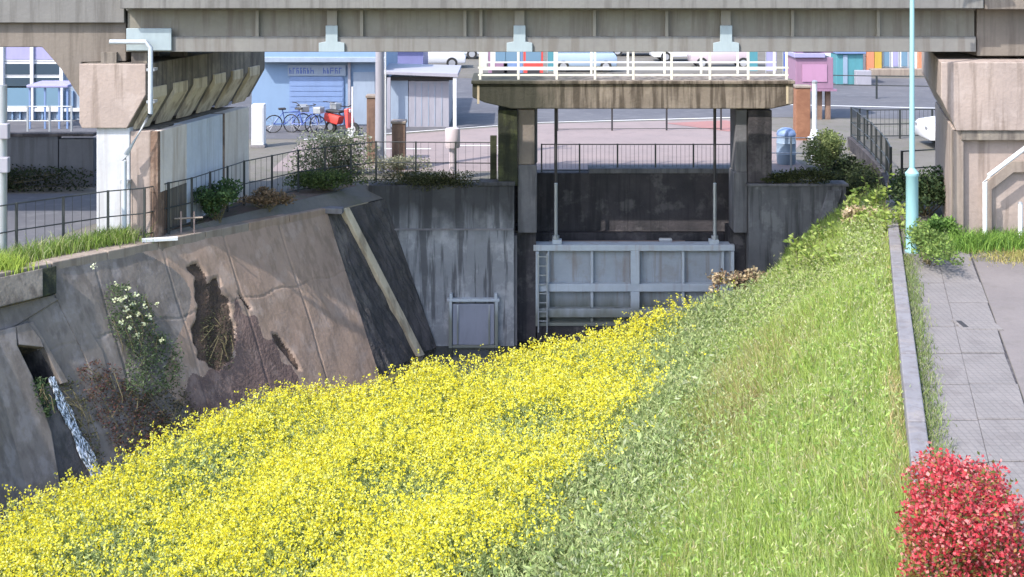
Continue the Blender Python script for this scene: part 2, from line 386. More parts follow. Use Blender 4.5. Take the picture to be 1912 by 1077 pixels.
def water_mat():
    m, n, b = newmat('shallow channel water'); b.inputs['Base Color'].default_value = (.02,.022,.018,1); b.inputs['Roughness'].default_value = .08
    t = N(n, 'ShaderNodeTexNoise'); t.inputs['Scale'].default_value = 3; g = N(n, 'ShaderNodeNewGeometry'); n.links.new(g.outputs['Position'], t.inputs['Vector'])
    bp = N(n, 'ShaderNodeBump'); bp.inputs['Strength'].default_value = .15; bp.inputs['Distance'].default_value = .05; n.links.new(t.outputs[0], bp.inputs['Height']); n.links.new(bp.outputs[0], b.inputs['Normal'])
    return m
def foam_mat():
    m, n, b = newmat('running white water')
    g = N(n, 'ShaderNodeNewGeometry').outputs['Position']
    f = noise(n, mapped(n, g, (13, 13, 1.3)), 2.4, 5, .7, .46, .58)
    n.links.new(mixc(n, f, (.045,.055,.06), (.62,.66,.74)), b.inputs['Base Color']); b.inputs['Roughness'].default_value = .2
    return m
M['water'] = water_mat(); M['foam'] = foam_mat()

def scale_colour(name, f):
    for nd in M[name].node_tree.nodes:
        if nd.type == 'MIX':
            for i in (6, 7):
                if not nd.inputs[i].is_linked:
                    q = nd.inputs[i].default_value; nd.inputs[i].default_value = (q[0]*f, q[1]*f, q[2]*f, 1)
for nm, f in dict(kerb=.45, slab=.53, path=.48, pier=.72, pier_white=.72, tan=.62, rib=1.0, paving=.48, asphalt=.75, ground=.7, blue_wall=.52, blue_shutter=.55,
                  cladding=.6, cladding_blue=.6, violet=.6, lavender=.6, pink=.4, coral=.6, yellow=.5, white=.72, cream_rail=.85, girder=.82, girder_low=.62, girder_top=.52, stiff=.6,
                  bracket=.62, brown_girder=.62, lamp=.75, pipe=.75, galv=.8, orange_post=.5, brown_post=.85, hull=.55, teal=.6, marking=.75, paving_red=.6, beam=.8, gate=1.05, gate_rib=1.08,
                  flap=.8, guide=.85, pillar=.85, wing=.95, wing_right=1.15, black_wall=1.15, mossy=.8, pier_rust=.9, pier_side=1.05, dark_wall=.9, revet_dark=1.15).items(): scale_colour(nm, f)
# ================================================================ THE SETTING
Ymax = 400
def sheet(name, polys, mat):
    mb = MB()
    for p in polys: mb.add(p, [tuple(range(len(p)))])
    return struct(mb.build(name, mat))
E0 = TL0 - TD*2.2
lb = [(E0.x-.25*45, E0.y-45, E0.z), tuple(E0), tuple(TL1), (-4.42, 34.95, -.35), (-3.5, YW, -.35)]   # crest of the left bank
# ground: left yard, right side and everything beyond the gate as one sheet of faces
off = [Vector((x, y, 0)) - TN*.42 for x, y, z in lb]; off[-1] = Vector((-4.0, YW+.35, 0))
g = MB()
L = [(-400, -20, 0)] + [tuple(p) for p in off] + [(-4.0, 38.3, 0), (-400, 38.3, 0)]
L[1] = (L[1][0], -20, 0)
g.add(L, [tuple(range(len(L)))])
for i in range(len(lb)-1):      # worn shoulder falling to the crest
    a, b = off[i], off[i+1]
    if i == 0: a = Vector(L[1])
    g.add([a, b, (lb[i+1][0], lb[i+1][1], lb[i+1][2]+.02), (lb[i][0], lb[i][1] if i else -20, lb[i][2]+.02)], [(0,1,2,3)])
g.add([(-4.0, YW+.35, 0), (.1, YW+.35, 0), (.1, 38.3, 0), (-4.0, 38.3, 0)], [(0,1,2,3)])
g.add([(XC(-20), -20, 0), (400, -20, 0), (400, 41.5, 0), (10.85, 41.5, 0), (10.6, 39, 0), (10.36, 37, 0), (10.1, 35.7, 0), (XC(34), 34, 0)], [(0,1,2,3,4,5,6,7)])
g.add([(8.7, YW+.3, -1.1), (10.1, 35.7, -1.0), (10.36, 37, -1.0), (10.6, 39, -.9), (10.85, 41.5, -.15), (8.7, 41.5, 0), (8.7, 39.5, -.02), (8.7, 38.3, -.3)], [(0,1,2,7),(7,2,3,6),(6,3,4,5)])
g.add([(6.4, YW+.3, 0), (8.7, YW+.3, 0), (8.7, 38.3, 0), (6.4, 38.3, 0)], [(0,1,2,3)])
g.add([(-400, 38.3, 0), (8.7, 38.3, 0), (8.7, 41.5, 0), (400, 41.5, 0), (400, Ymax, 0), (-400, Ymax, 0)], [(0,1,2,3,4,5)])
struct(g.build('ground', M['ground']))
sheet('forecourt', [[(-7, 38.7, .004), (8.6, 38.7, .004), (8.65, 41.6, .004), (9.8, 45, .004), (8.2, 50.4, .004), (1, 49.0, .004), (-7, 44.5, .004)]], M['paving'])
sheet('road', [[(-60, 45.2, .008), (-7, 45.2, .008), (1, 49.6, .008), (8.4, 51.1, .008), (30, 49, .008), (80, 49, .008), (80, 66, .008), (-60, 66, .008)]], M['asphalt'])
sheet('yard_road', [[(-60, 26, .005), (-12.3, 26, .005), (-10.2, 30.0, .005), (-8.6, 35.2, .005), (-60, 35.2, .005)]], M['asphalt'])
sheet('car_park', [[(-60, 66.3, .004), (80, 66.3, .004), (80, 96, .004), (-60, 96, .004)]], M['ground'])
sheet('crossing_patch', [[(5.6, 49.2, .013), (8.0, 50.0, .013), (8.6, 48.2, .013), (7.6, 47.0, .013)]], M['paving_red'])
bt = [off[1], off[2], Vector((-4.9, 35.3, 0)), Vector((-4.2, 36.4, 0))]
sheet('bank_top_soil', [[tuple(bt[i] + Vector((0,0,.006))), tuple(bt[i+1] + Vector((0,0,.006))), tuple(bt[i+1] - TN*1.3 + Vector((0,0,.006))), tuple(bt[i] - TN*.9 + Vector((0,0,.006)))] for i in range(3)], M['top_soil'])
mk = MB()
for x0, x1, y0, y1 in ((-2.0, .2, 43.6, 43.75), (-5, -2.6, 42.9, 43.05)): mk.add([(x0,y0,.012),(x1,y0,.012),(x1,y1,.012),(x0,y1,.012)], [(0,1,2,3)])
mk.add([(-7, 44.9, .016), (1, 49.3, .016), (1.1, 49.45, .016), (-7, 45.1, .016)], [(0,1,2,3)])
mk.add([(1, 49.3, .016), (8.3, 50.7, .016), (8.3, 50.9, .016), (1.1, 49.45, .016)], [(0,1,2,3)])
mk.add([(10.5, 55.0, .016), (22, 52.6, .016), (22, 52.8, .016), (10.5, 55.2, .016)], [(0,1,2,3)])
struct(mk.build('road_marking', M['marking']))

# channel bed with its two slopes, a grid following the right bank
PO = [-.3, 0, 1, 2.6, 3.6, 5, 6.5, 9, 16, 30]; PZ = [-.22, -.25, -.75, -1.72, -2.4, -3.1, -3.45, -3.75, -3.9, -3.95]
def far_t(x, y):
    d = (y - (29.6 + (x + 3)*.44))                # beyond this line the plants end at the pool
    return np.clip((d + .3)/1.2, 0, 1)
def bank_q(x, y): return (x - TL0.x)*TN.x + (y - TL0.y)*TN.y      # distance from the crest of the left bank
def bed_z(x, y):
    o = XC(y) - .24 - x
    z = np.interp(o, PO, PZ)
    z = z + .09*np.sin(x*1.7 + y*.6)*np.sin(y*1.1 - x*.4) * np.clip(o/1.5, 0, 1)
    t = far_t(x, y); t = t*t*(3-2*t) * np.clip((o-2.6)/1.8, 0, 1)
    t2 = 1 - np.clip((bank_q(x, y) - 1.95)/1.0, 0, 1); t2 = t2*t2*(3-2*t2)
    return z*(1-np.maximum(t, t2)) + -4.4*np.maximum(t, t2)
ys = np.arange(4, 36.45, .3); os_ = np.concatenate([np.arange(0, 8, .25), np.arange(8, 24, .8)])
Yg, Og = np.meshgrid(ys, os_, indexing='ij'); Xg = XC(Yg) - .24 - Og; Zg = bed_z(Xg, Yg)
V = np.stack([Xg, Yg, Zg], -1).reshape(-1, 3); a, b = len(ys), len(os_)
I = (np.arange(a-1)[:, None]*b + np.arange(b-1)[None]).ravel()
struct(nmesh('river_bed', V, np.stack([I, I+1, I+b+1, I+b], 1), None, None, M['soil']))
sheet('pool_water', [[(-3.3, 30.5, -4.33), (6.2, 33.0, -4.33), (6.4, YW+1.2, -4.33), (-2.6, YW+.1, -4.33)]], M['water'])

# ---- kerb wall beside the path, cast in lengths
kw = thing('kerb_wall', 'long pale concrete kerb wall between grassy bank and slab path', 'kerb', (XC(20), 20, 0))
y = 6.0
while y < 33.6:
    y1 = min(y + 2.96, 34.0); lo=[]; 
    P_ = lambda yy, o, z: (XC(yy) - o, yy, z)
    j = random.uniform(-.006, .006)
    MB().hexa([P_(y,.26,-.7), P_(y,0,-.7), P_(y1,0,-.7), P_(y1,.26,-.7)], [P_(y,.25,.13+j), P_(y,0,.13+j), P_(y1,0,.13+j), P_(y1,.25,.13+j)]).build('kerb_length', M['kerb'], kw, .02)
    y += 3.0
# far curved parapet that continues the kerb beyond the gate
cw = thing('parapet_wall', 'curved grey parapet wall under the black fence beside the lamp post', 'wall', (10.2, 37, 0))
pts = [(XC(34.05)-.12, 34.05), (10.1, 35.7), (10.36, 37.05), (10.55, 38.4), (10.68, 39.8), (10.8, 41.3), (10.9, 43)]
for i in range(len(pts)-1):
    (xa, ya), (xb, yb) = pts[i], pts[i+1]; za = .16 + .04*i; zb = .16 + .04*(i+1)
    MB().hexa([(xa-.13, ya, -1.9), (xa+.13, ya, -1.9), (xb+.13, yb-.004, -1.9), (xb-.13, yb-.004, -1.9)],
              [(xa-.13, ya, za), (xa+.13, ya, za), (xb+.13, yb-.004, zb), (xb-.13, yb-.004, zb)]).build('wall_length', M['kerb'] if i < 1 else M['black_wall'], cw, .015)  # lengths after the first are near black, their shade put into the colour

# ---- path: right part is one surface, the slabs beside the kerb are separate pieces
ph = MB(); 
pl = [(XC(y_) + 1.47, y_) for y_ in (8, 12, 16, 20, 24, 27.6)]
ph.add([(x, y_, .012) for x, y_ in pl] + [(14, 27.2, .012), (14, 8, .012)], [tuple(range(len(pl)+2))])
path = struct(ph.build('path', M['path'])); W[path.name] = Vector((0,0,0))
y = 9.33; 
while y < 28.5:
    for k in (0, 1):
        d = random.uniform(-.007, .007); x0, x1 = .03 + .706*k, .732 + .70*k; e = .026; q_ = [random.uniform(-.02, .02) for _ in range(2)] if k else [0, 0]
        ya, yb = y + e + .02*k, y + 1.5 - e + .02*k
        MB().hexa([(XC(ya)+x0, ya, -.06), (XC(ya)+x1+q_[0], ya, -.06), (XC(yb)+x1+q_[1], yb, -.06), (XC(yb)+x0, yb, -.06)],
                  [(XC(ya)+x0, ya, .022+d), (XC(ya)+x1+q_[0], ya, .022+d-random.uniform(0,.008)), (XC(yb)+x1+q_[1], yb, .022+d), (XC(yb)+x0, yb, .022+d)]
                  ).build('paving_slab', M['slab'], path, .006)
    y += 1.5
jb = sheet('path_bed', [[(XC(8), 8, .004), (XC(8)+1.46, 8, .004), (XC(28.6)+1.46, 28.6, .004), (XC(28.6), 28.6, .004)]], M['black_wall'])
ic = thing('inspection_cover', 'square concrete inspection cover with a dark lifting slot set in the path', 'cover', (7.9, 22.9, .04))
MB().box(7.62, 8.30, 22.62, 23.2, .0, .042).build('cover_plate', M['slab'], ic, .008)
MB().box(7.66, 7.75, 22.72, 23.1, .030, .047).build('lifting_slot', M['steel_dark'], ic)

# ================================================================ LEFT BANK
rev = thing('sloping_bank_wall', 'sloping brown concrete bank wall with broken patches on the left of the channel', 'retaining wall', (-7, 32, -2))
def sheet_st(s0, s1, mat, name, ns, holes=0, off=.0, amp=.006):
    """a thick sloping slab with an uneven face, between s0 and s1 along the bank"""
    nt_ = 170; s = np.linspace(s0, s1, ns); t = np.linspace(0, 1.06, nt_)
    Sg, Tg = np.meshgrid(s, t, indexing='ij')
    dep = off + amp*(np.sin(Sg*2.3+1)*np.sin(Tg*9+Sg) + .6*np.sin(Sg*6.1+Tg*21) + .25*rng.normal(size=Sg.shape))
    return Sg, Tg, dep
def sr(u, v):
    p = slope(u, v) - TL0; a, b, c = TD.dot(TD), TD.dot(GV), GV.dot(GV); e, f = p.dot(TD), p.dot(GV); k = a*c - b*b
    return ((e*c - f*b)/k, (f*a - e*b)/k)
def inside(Sg, Tg, poly):
    px = [sr(u, v) for u, v in poly]; r = np.zeros(Sg.shape, bool); j = len(px)-1
    for i in range(len(px)):
        (xi, yi), (xj, yj) = px[i], px[j]
        c = ((yi > Tg) != (yj > Tg)) & (Sg < (xj-xi)*(Tg-yi)/(yj-yi+1e-9)+xi); r ^= c; j = i
    return r
spall = [(352,490),(378,500),(392,525),(408,520),(425,555),(432,590),(440,640),(430,680),(395,690),(370,660),(360,610),(372,570),(362,530)]
crack = [(508,622),(520,625),(545,655),(562,690),(556,692),(535,662),(515,640)]
crack2 = [(445,545),(452,550),(470,575),(466,578)]
s0, s1 = -1.55, (TL1-TL0).length
s_a = sr(110, 560)[0]
Sg, Tg, dep = sheet_st(s0, s1, None, '', 360)
wS = Sg + .05*np.sin(Tg*38+Sg) + .05*np.sin(Sg*9+Tg*23) + .025*np.sin(Tg*90); wT = Tg + .014*np.sin(Sg*12+Tg*11)
hole = inside(wS, wT, spall) | inside(Sg, Tg, crack) | inside(Sg, Tg, crack2)
rough = np.zeros(Sg.shape)
def blur(a, k):
    a = a.astype(float)
    for ax_ in (0, 1):
        a = sum(np.roll(a, d_, ax_) for d_ in range(-k, k+1))/(2*k+1)
    return a
stain = inside(wS, wT, [(436,555),(470,590),(510,640),(545,690),(575,735),(500,775),(380,800),(335,740),(350,705),(400,690),(440,660)])
hole = blur(hole, 1)
dep = dep - .02*(np.abs(((Sg + .02*np.sin(Tg*9)) % 1.9) - .95) < .022) - .015*(np.abs(Tg - .36 - .01*np.sin(Sg*5)) < .004)
mouth = [(27,647),(72,652),(108,718),(64,722)]
cut = inside(Sg, Tg, mouth)
dep = dep - hole*(.07 + .03*rng.random(Sg.shape) + .03*np.sin(Sg*8+Tg*20))
V = np.array([[tuple(slope_st(Sg[i, j], Tg[i, j], dep[i, j])) for j in range(Sg.shape[1])] for i in range(Sg.shape[0])])
b = Sg.shape[1]; I = (np.arange(Sg.shape[0]-1)[:, None]*b + np.arange(b-1)[None]).ravel(); Q = np.stack([I, I+b, I+b+1, I+1], 1)
fc_s = Sg.ravel()[Q].mean(1); fc_t = Tg.ravel()[Q].mean(1); fc_h = hole.ravel()[Q].mean(1) > .5; fc_m = stain.ravel()[Q].mean(1) > .5; keep_ = cut.ravel()[Q].mean(1) < .5
Q = Q[keep_]; fc_s = fc_s[keep_]; fc_t = fc_t[keep_]; fc_h = fc_h[keep_]; fc_m = fc_m[keep_] & ~fc_h
sg_line = sr(356, 600)[0] - .9 + .9*np.sin(fc_t*7) + 1.0*fc_t         # grey older half, brown newer half
grey = (fc_s < sg_line)
def sub(name, mask, mat):
    q = Q[mask]; used, inv = np.unique(q, return_inverse=True)
    o = nmesh(name, V.reshape(-1, 3)[used], inv.reshape(-1, 4), None, None, mat, rev)
    return o
sub('grey_facing', grey & ~fc_h & ~fc_m, M['revet_grey']); sub('brown_facing', ~grey & ~fc_h & ~fc_m, M['revet']); sub('stained_facing', fc_m, M['revet_stain']); sub('broken_patch', fc_h, M['earth'])
# thickness and a coping along the crest
for i in range(7):
    sa, sb = s0 + (s1-s0)*i/7, s0 + (s1-s0)*(i+1)/7 - .02; h0 = .03*random.random()
    A = [slope_st(sa, -.01) - TN*.34 + Vector((0,0,-.25)), slope_st(sa, -.01) + TN*.05 + Vector((0,0,-.25)), slope_st(sb, -.01) + TN*.05 + Vector((0,0,-.25)), slope_st(sb, -.01) - TN*.34 + Vector((0,0,-.25))]
    B = [p + Vector((0,0,.30+h0)) for p in A]
    MB().hexa(A, B).build('coping_stone', M['tan'] if i < 5 else M['revet'], rev, .02)
MB().add([slope_st(s0, 0), slope_st(s1, 0), slope_st(s1, 1.06, -.5), slope_st(s0, 1.06, -.5), slope_st(s0, 0) - TN*.4, slope_st(s1, 0) - TN*.4, slope_st(s1, 1.06) - TN*2, slope_st(s0, 1.06) - TN*2],
         [(4,5,6,7), (0,4,7,3), (1,2,6,5)]).build('backing', M['revet_dark'], rev)
cA, cB = Vector(lb[0]), slope_st(s0+.05, 0); gA = cA + GV*1.06; gB = slope_st(s0+.05, 1.06)
nseg = 7
for i in range(nseg):
    a, b_ = cB.lerp(cA, i/nseg), cB.lerp(cA, (i+1)/nseg - .0006); c, d = gB.lerp(gA, (i+1)/nseg - .0006), gB.lerp(gA, i/nseg)
    bk = -TN*.45
    MB().hexa([a+bk, b_+bk, c+bk, d+bk], [a, b_, c, d]).build('facing_panel', M['revet_grey'], rev, .02)
# turn of the bank towards the gate: two mossy faces with a concrete strip between
C1 = slope_st(s1, 0); E1 = slope_st(s1, 1.06)
Cc = Vector((-4.42, 34.95, -.35)); E2 = Vector((-2.43, 35.55, -4.5)); D = Vector((-3.45, YW+.02, -.35)); E3 = Vector((-1.98, YW-.1, -4.5))
def facet(name, a, b_, c, d, mat, parent, n=14, amp=.035):
    V = []; 
    for i in range(n+1):
        for j in range(n+1):
            p = a.lerp(b_, i/n).lerp(d.lerp(c, i/n), j/n); q = Vector((random.uniform(-1,1), random.uniform(-1,1), random.uniform(-1,1)))*amp
            V.append(tuple(p + (q if 0 < i < n and 0 < j < n else q*0)))
    k = n+1; I = [(i*k+j, (i+1)*k+j, (i+1)*k+j+1, i*k+j+1) for i in range(n) for j in range(n)]
    return MB().add(V, I).build(name, mat, parent)
trn = thing('bank_turn_wall', 'dark mossy turn of the bank wall between brown slope and gate wall', 'retaining wall', (-3.5, 35, -2))
facet('near_face', C1, Cc, E2, E1, M['revet_dark'], trn); facet('far_face', Cc, D, E3, E2, M['revet_dark'], trn)
fn = (Cc-E2).cross(D-Cc).normalized(); fn = fn if fn.y < 0 else -fn
ax = (D-Cc).normalized()*.12
MB().hexa([Cc-ax-fn*.1, Cc+ax-fn*.1, E2+ax-fn*.1, E2-ax-fn*.1], [Cc-ax+fn*.14, Cc+ax+fn*.14, E2+ax+fn*.14, E2-ax+fn*.14]).build('concrete_strip', M['rib'], trn, .02)
a_, b_ = at(535, 386, Z=-.28), at(640, 390, Z=-.26)
MB().hexa([a_+Vector((0,-.1,-.12)), b_+Vector((0,-.1,-.12)), b_+Vector((0,.22,-.12)), a_+Vector((0,.22,-.12))],
          [a_+Vector((0,-.1,.02)), b_+Vector((0,-.1,.02)), b_+Vector((0,.22,.02)), a_+Vector((0,.22,.02))]).build('crest_beam', M['kerb'], trn, .015)
# drain outlet in a block that stands proud of the bank at the far left
ob = thing('drain_outlet_block', 'grey concrete apron with a dark box drain outlet at far left', 'drain outlet', tuple(slope(40, 700)))
def slab_px(name, poly, o0, o1, mat, parent, bevel=.02):
    return MB().prism([slope(u, v, o0) for u, v in poly], [slope(u, v, o1) for u, v in poly]).build(name, mat, parent, bevel)
slab_px('left_apron', [(-120,650), (22,612), (24,648), (52,705), (88,810), (112,960), (-120,1010)], -.2, .16, M['revet_grey'], ob, .03)
slab_px('lintel', [(22,612), (44,606), (66,634), (74,652), (27,647)], -.2, .15, M['revet_grey'], ob, .012)
slab_px('right_cheek', [(44,606), (56,604), (122,716), (109,719), (76,652), (66,632)], -.2, .12, M['revet_grey'], ob, .012)
ring_o = [slope(u, v, .02) for u, v in mouth]; ring_i = [slope(u, v, .0) - PN*1.0 for u, v in mouth]
MB().add(ring_o + ring_i, [(0,1,5,4), (1,2,6,5), (2,3,7,6), (3,0,4,7), (4,5,6,7)]).build('drain_barrel', M['black_wall'], ob)
slab_px('chute_bed', [(62,722), (108,720), (215,930), (112,960), (88,815)], -.2, .03, M['revet_dark'], ob, .01)
slab_px('upper_apron', [(-120,648), (-120,588), (92,552), (108,560), (22,612)], -.2, .05, M['revet_grey'], ob, .02)
slab_px('side_rib', [(96,540), (124,546), (190,655), (214,742), (190,745), (160,670)], -.1, .02, M['revet_grey'], ob, .006)
cl_ = [(91,706), (112,755), (136,805), (160,855), (182,900), (196,930)]
def mid_(f):
    k = min(int(f*5), 4); g_ = f*5-k; return (cl_[k][0]*(1-g_)+cl_[k+1][0]*g_, cl_[k][1]*(1-g_)+cl_[k+1][1]*g_)
wm = MB()
for q_, (o_, w0_, ph) in enumerate(((-4, 4.5, 0), (4.5, 4, 2), (10, 2.2, 4), (-10, 2, 1), (0, 3, 5))):
    L_ = []; R_ = []
    for n_ in range(27):
        f = n_/26; u, v = mid_(f); sp = .45 + .75*f; c_ = o_*sp + 2.2*math.sin(f*17+ph) + random.uniform(-.7, .7); hw_ = w0_*(.55+.45*math.sin(f*23+ph*2)) + .7
        L_.append(slope(u+c_-hw_, v+2, .05 + .004*q_)); R_.append(slope(u+c_+hw_, v-2, .05 + .004*q_))
    for n_ in range(26): wm.prism([L_[n_], R_[n_], R_[n_+1], L_[n_+1]], [p + PN*.02 for p in (L_[n_], R_[n_], R_[n_+1], L_[n_+1])])
tag(wm.build('drain_water', M['foam']), 'thin white stream running down the slope from the drain outlet', 'stream', None, 'structure')
hw = thing('head_wall', 'tan concrete end wall with dark stained joint below the grass at far left', 'wall', tuple(at(35, 540, Y=27.4)))
slab_px('wall_panel', [(-120,548), (66,507), (66,560), (-120,606)], -.3, .26, M['pier_side'], hw, .02)
slab_px('wall_joint', [(68,506), (96,500), (96,552), (68,559)], -.3, .18, M['mossy'], hw, .02)

# ================================================================ GATE WALLS AND SLUICE GATE
ww = thing('gate_wall', 'black streaked grey concrete wing wall on the left of the sluice gate', 'wall', (-1.7, YW, -2))
MB().hexa([(-2.03, YW, -4.8), (.06, YW, -4.8), (.06, YW+.5, -4.8), (-2.03, YW+.5, -4.8)], [(-3.55, YW, -1.17), (.06, YW, -1.17), (.06, YW+.5, -1.17), (-3.55, YW+.5, -1.17)]).build('lower_lift', M['wing'], ww, .01)
MB().box(-3.9, .06, YW+.03, YW+.5, -1.16, .02).build('upper_lift', M['wing'], ww, .01)
MB().box(-3.45, .03, YW-.03, YW+.02, -1.19, -1.145).build('joint_ledge', M['kerb'], ww, .006)
MB().box(-.9, .08, YW-.06, YW+.5, .02, .12).build('coping', M['wing'], ww, .01)
MB().box(.06, .66, YW+.42, YW+1.5, -4.8, -1.3).build('gate_slot', M['black_wall'], ww, .01)
MB().box(.06, .14, YW+.05, YW+.42, -4.8, -1.35).build('slot_edge', M['guide'], ww, .01)
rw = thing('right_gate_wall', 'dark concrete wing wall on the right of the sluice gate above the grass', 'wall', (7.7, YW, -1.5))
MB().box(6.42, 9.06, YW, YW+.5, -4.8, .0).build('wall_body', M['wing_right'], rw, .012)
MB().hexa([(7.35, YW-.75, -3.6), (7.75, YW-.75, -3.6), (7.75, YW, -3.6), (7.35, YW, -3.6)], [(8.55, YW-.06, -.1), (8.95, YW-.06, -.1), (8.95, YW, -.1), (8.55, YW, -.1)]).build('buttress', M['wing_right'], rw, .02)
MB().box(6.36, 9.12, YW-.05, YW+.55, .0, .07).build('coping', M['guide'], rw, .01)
MB().box(6.0, 6.42, YW+.55, YW+1.5, -4.8, -1.3).build('gate_slot', M['black_wall'], rw, .01)
# flap valve
fl = thing('flap_gate', 'small square lilac grey flap gate low on the left wing wall', 'flap gate', tuple(at(884, 655, Y=YW-.1)))
a_ = at(838, 562, Y=YW-.12); b_ = at(930, 652, Y=YW-.12)
MB().box(a_.x+.1, b_.x-.1, YW-.12, YW-.04, b_.z+.12, a_.z-.08).build('flap_plate', M['flap'], fl, .01)
for x0, x1 in ((a_.x, a_.x+.09), (b_.x-.09, b_.x)): MB().box(x0, x1, YW-.17, YW-.002, b_.z-.05, a_.z).build('side_frame', M['gate_rib'], fl, .008)
MB().box(a_.x-.04, b_.x+.04, YW-.19, YW-.003, a_.z-.002, a_.z+.07).build('top_frame', M['gate_rib'], fl, .008)
MB().box(a_.x+.092, b_.x-.092, YW-.15, YW-.003, b_.z-.03, b_.z+.11).build('bottom_frame', M['gate_rib'], fl, .008)
for x0 in (a_.x+.22, b_.x-.26): MB().box(x0, x0+.04, YW-.15, YW-.122, b_.z+.14, a_.z-.1).build('rib', M['gate_rib'], fl)
for x0 in (a_.x+.02, b_.x-.1): MB().box(x0, x0+.08, YW-.16, YW-.02, a_.z+.07, a_.z+.2).build('hinge', M['gate_rib'], fl, .008)

YG = 36.85
sg = thing('sluice_gate', 'closed blue grey steel sluice gate with ribs across the channel', 'sluice gate', (3.3, YG, -3.5))
def gx(u): return (u-956)/2500*YG
def gz(v): return CH - (v+100)/2500*YG
cols_u = [1026, 1105, 1185, 1275, 1352]; rows_v = [(468, 528), (542, 574), (590, 600)]
MB().box(gx(1000), gx(1368), YG+.10, YG+.16, gz(604), gz(460)).build('skin_plate', M['gate'], sg)
MB().box(gx(996), gx(1370), YG-.16, YG+.3, gz(466), gz(455)).build('top_beam', M['gate_rib'], sg, .01)
for v0, v1 in ((528, 542), (574, 590), (600, 606)): MB().box(gx(1003), gx(1366), YG-.14, YG+.099, gz(v1), gz(v0)).build('cross_beam', M['gate_rib'], sg, .01)
for u, wd in ((1024, 3), (1105, 4), (1185, 13), (1275, 4), (1349, 4)):
    for v0, v1 in ((466, 528), (542, 574), (590, 600)):
        MB().box(gx(u-wd/1.6), gx(u+wd/1.6), YG-(.16 if wd > 9 else .06), YG+.099, gz(v1)+.002, gz(v0)-.002).build('upright_rib', M['gate_rib'], sg, .006)
for u in (1000, 1363): MB().box(gx(u), gx(u)+.09, YG-.17, YG+.3, gz(606), gz(467)).build('end_post', M['gate_rib'], sg, .008)
for u in (1040, 1333):
    MB().box(gx(u)-.13, gx(u)+.13, YG-.08, YG+.16, gz(455)+.001, gz(447)).build('lifting_lug', M['gate_rib'], sg, .01)
ld = thing('gate_ladder', 'narrow steel rung ladder on the left end of the sluice gate', 'ladder', (gx(1012), YG-.2, gz(615)))
for u in (1005, 1021): MB().box(gx(u)-.018, gx(u)+.018, YG-.24, YG-.19, gz(616), gz(470)).build('ladder_rail', M['galv'], ld)
v = 476
while v < 612:
    MB().box(gx(1005)+.019, gx(1021)-.019, YG-.228, YG-.2, gz(v)-.015, gz(v)+.015).build('rung', M['galv'], ld); v += 17
MB().box(.68, 5.98, YG-.1, YG+.6, -4.8, gz(604)-.003).build('gate_sill', M['black_wall'], ww, .01)
for k, u in enumerate((1038, 1335)):
    r_ = thing('lifting_spindle', ('left' if k == 0 else 'right') + ' thin steel lifting spindle running from the gate top up to the bridge slab', 'spindle', (gx(u), YG, gz(447)), 'spindles that lift the gate')
    MB().tube([(gx(u), YG+.04, gz(447)), (gx(u), YG+.04, -.02)], .05, 8).build('lower_rod', M['galv'], r_, 0, True)
    MB().tube([(gx(u), YG+.04, -.0), (gx(u), YG+.04, 2.05)], .042, 8).build('upper_rod', M['steel_dark'], r_, 0, True)
    MB().tube([(gx(u), YG+.04, gz(447)), (gx(u), YG+.04, gz(440))], .1, 8).build('socket', M['galv'], r_)
# upstream headwall seen through the opening
hb = thing('culvert_head_wall', 'black concrete wall behind the sluice gate under the black fence', 'wall', (3.3, 38.3, -1))
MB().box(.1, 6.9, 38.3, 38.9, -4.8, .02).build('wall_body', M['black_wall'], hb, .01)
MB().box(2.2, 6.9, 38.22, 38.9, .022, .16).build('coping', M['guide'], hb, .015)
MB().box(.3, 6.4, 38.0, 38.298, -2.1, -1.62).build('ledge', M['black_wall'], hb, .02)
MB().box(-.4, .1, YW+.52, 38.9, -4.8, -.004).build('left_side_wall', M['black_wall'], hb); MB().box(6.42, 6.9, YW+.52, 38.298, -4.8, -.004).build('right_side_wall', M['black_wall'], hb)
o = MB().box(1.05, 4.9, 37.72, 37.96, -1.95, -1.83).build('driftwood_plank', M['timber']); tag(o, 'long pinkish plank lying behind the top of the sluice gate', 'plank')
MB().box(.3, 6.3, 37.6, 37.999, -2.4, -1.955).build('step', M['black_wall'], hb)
o = MB().box(4.15, 4.52, 37.74, 37.9, -1.825, -1.74).build('floating_bottle', M['white'], None, .03); tag(o, 'small white scrap lying on the plank behind the gate', 'litter')
# pillars and slab of the gate frame
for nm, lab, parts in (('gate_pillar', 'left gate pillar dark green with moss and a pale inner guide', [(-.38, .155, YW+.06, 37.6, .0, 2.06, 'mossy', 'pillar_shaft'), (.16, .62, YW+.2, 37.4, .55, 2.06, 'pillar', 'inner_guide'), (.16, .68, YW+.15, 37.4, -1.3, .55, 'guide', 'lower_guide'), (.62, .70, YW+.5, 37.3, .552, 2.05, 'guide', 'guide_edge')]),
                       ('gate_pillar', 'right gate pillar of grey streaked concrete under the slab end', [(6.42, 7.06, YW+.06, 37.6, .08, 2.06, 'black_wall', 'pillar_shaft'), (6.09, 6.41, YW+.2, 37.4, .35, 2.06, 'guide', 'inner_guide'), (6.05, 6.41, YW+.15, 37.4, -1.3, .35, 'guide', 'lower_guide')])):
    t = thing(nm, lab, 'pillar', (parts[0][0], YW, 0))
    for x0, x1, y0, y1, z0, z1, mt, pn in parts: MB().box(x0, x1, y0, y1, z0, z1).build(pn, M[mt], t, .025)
bs = thing('gate_bridge_slab', 'thick stained concrete bridge slab carried on the two gate pillars', 'bridge slab', (3.3, 37, 2.1))
def bx(u): return (u-956)/2500*36.2
prof = [(bx(882), 2.78), (bx(882), 2.42), (bx(905), 2.28), (bx(955), 2.11), (bx(1440), 2.11), (bx(1470), 2.2), (bx(1482), 2.24), (bx(1482), 2.78)]
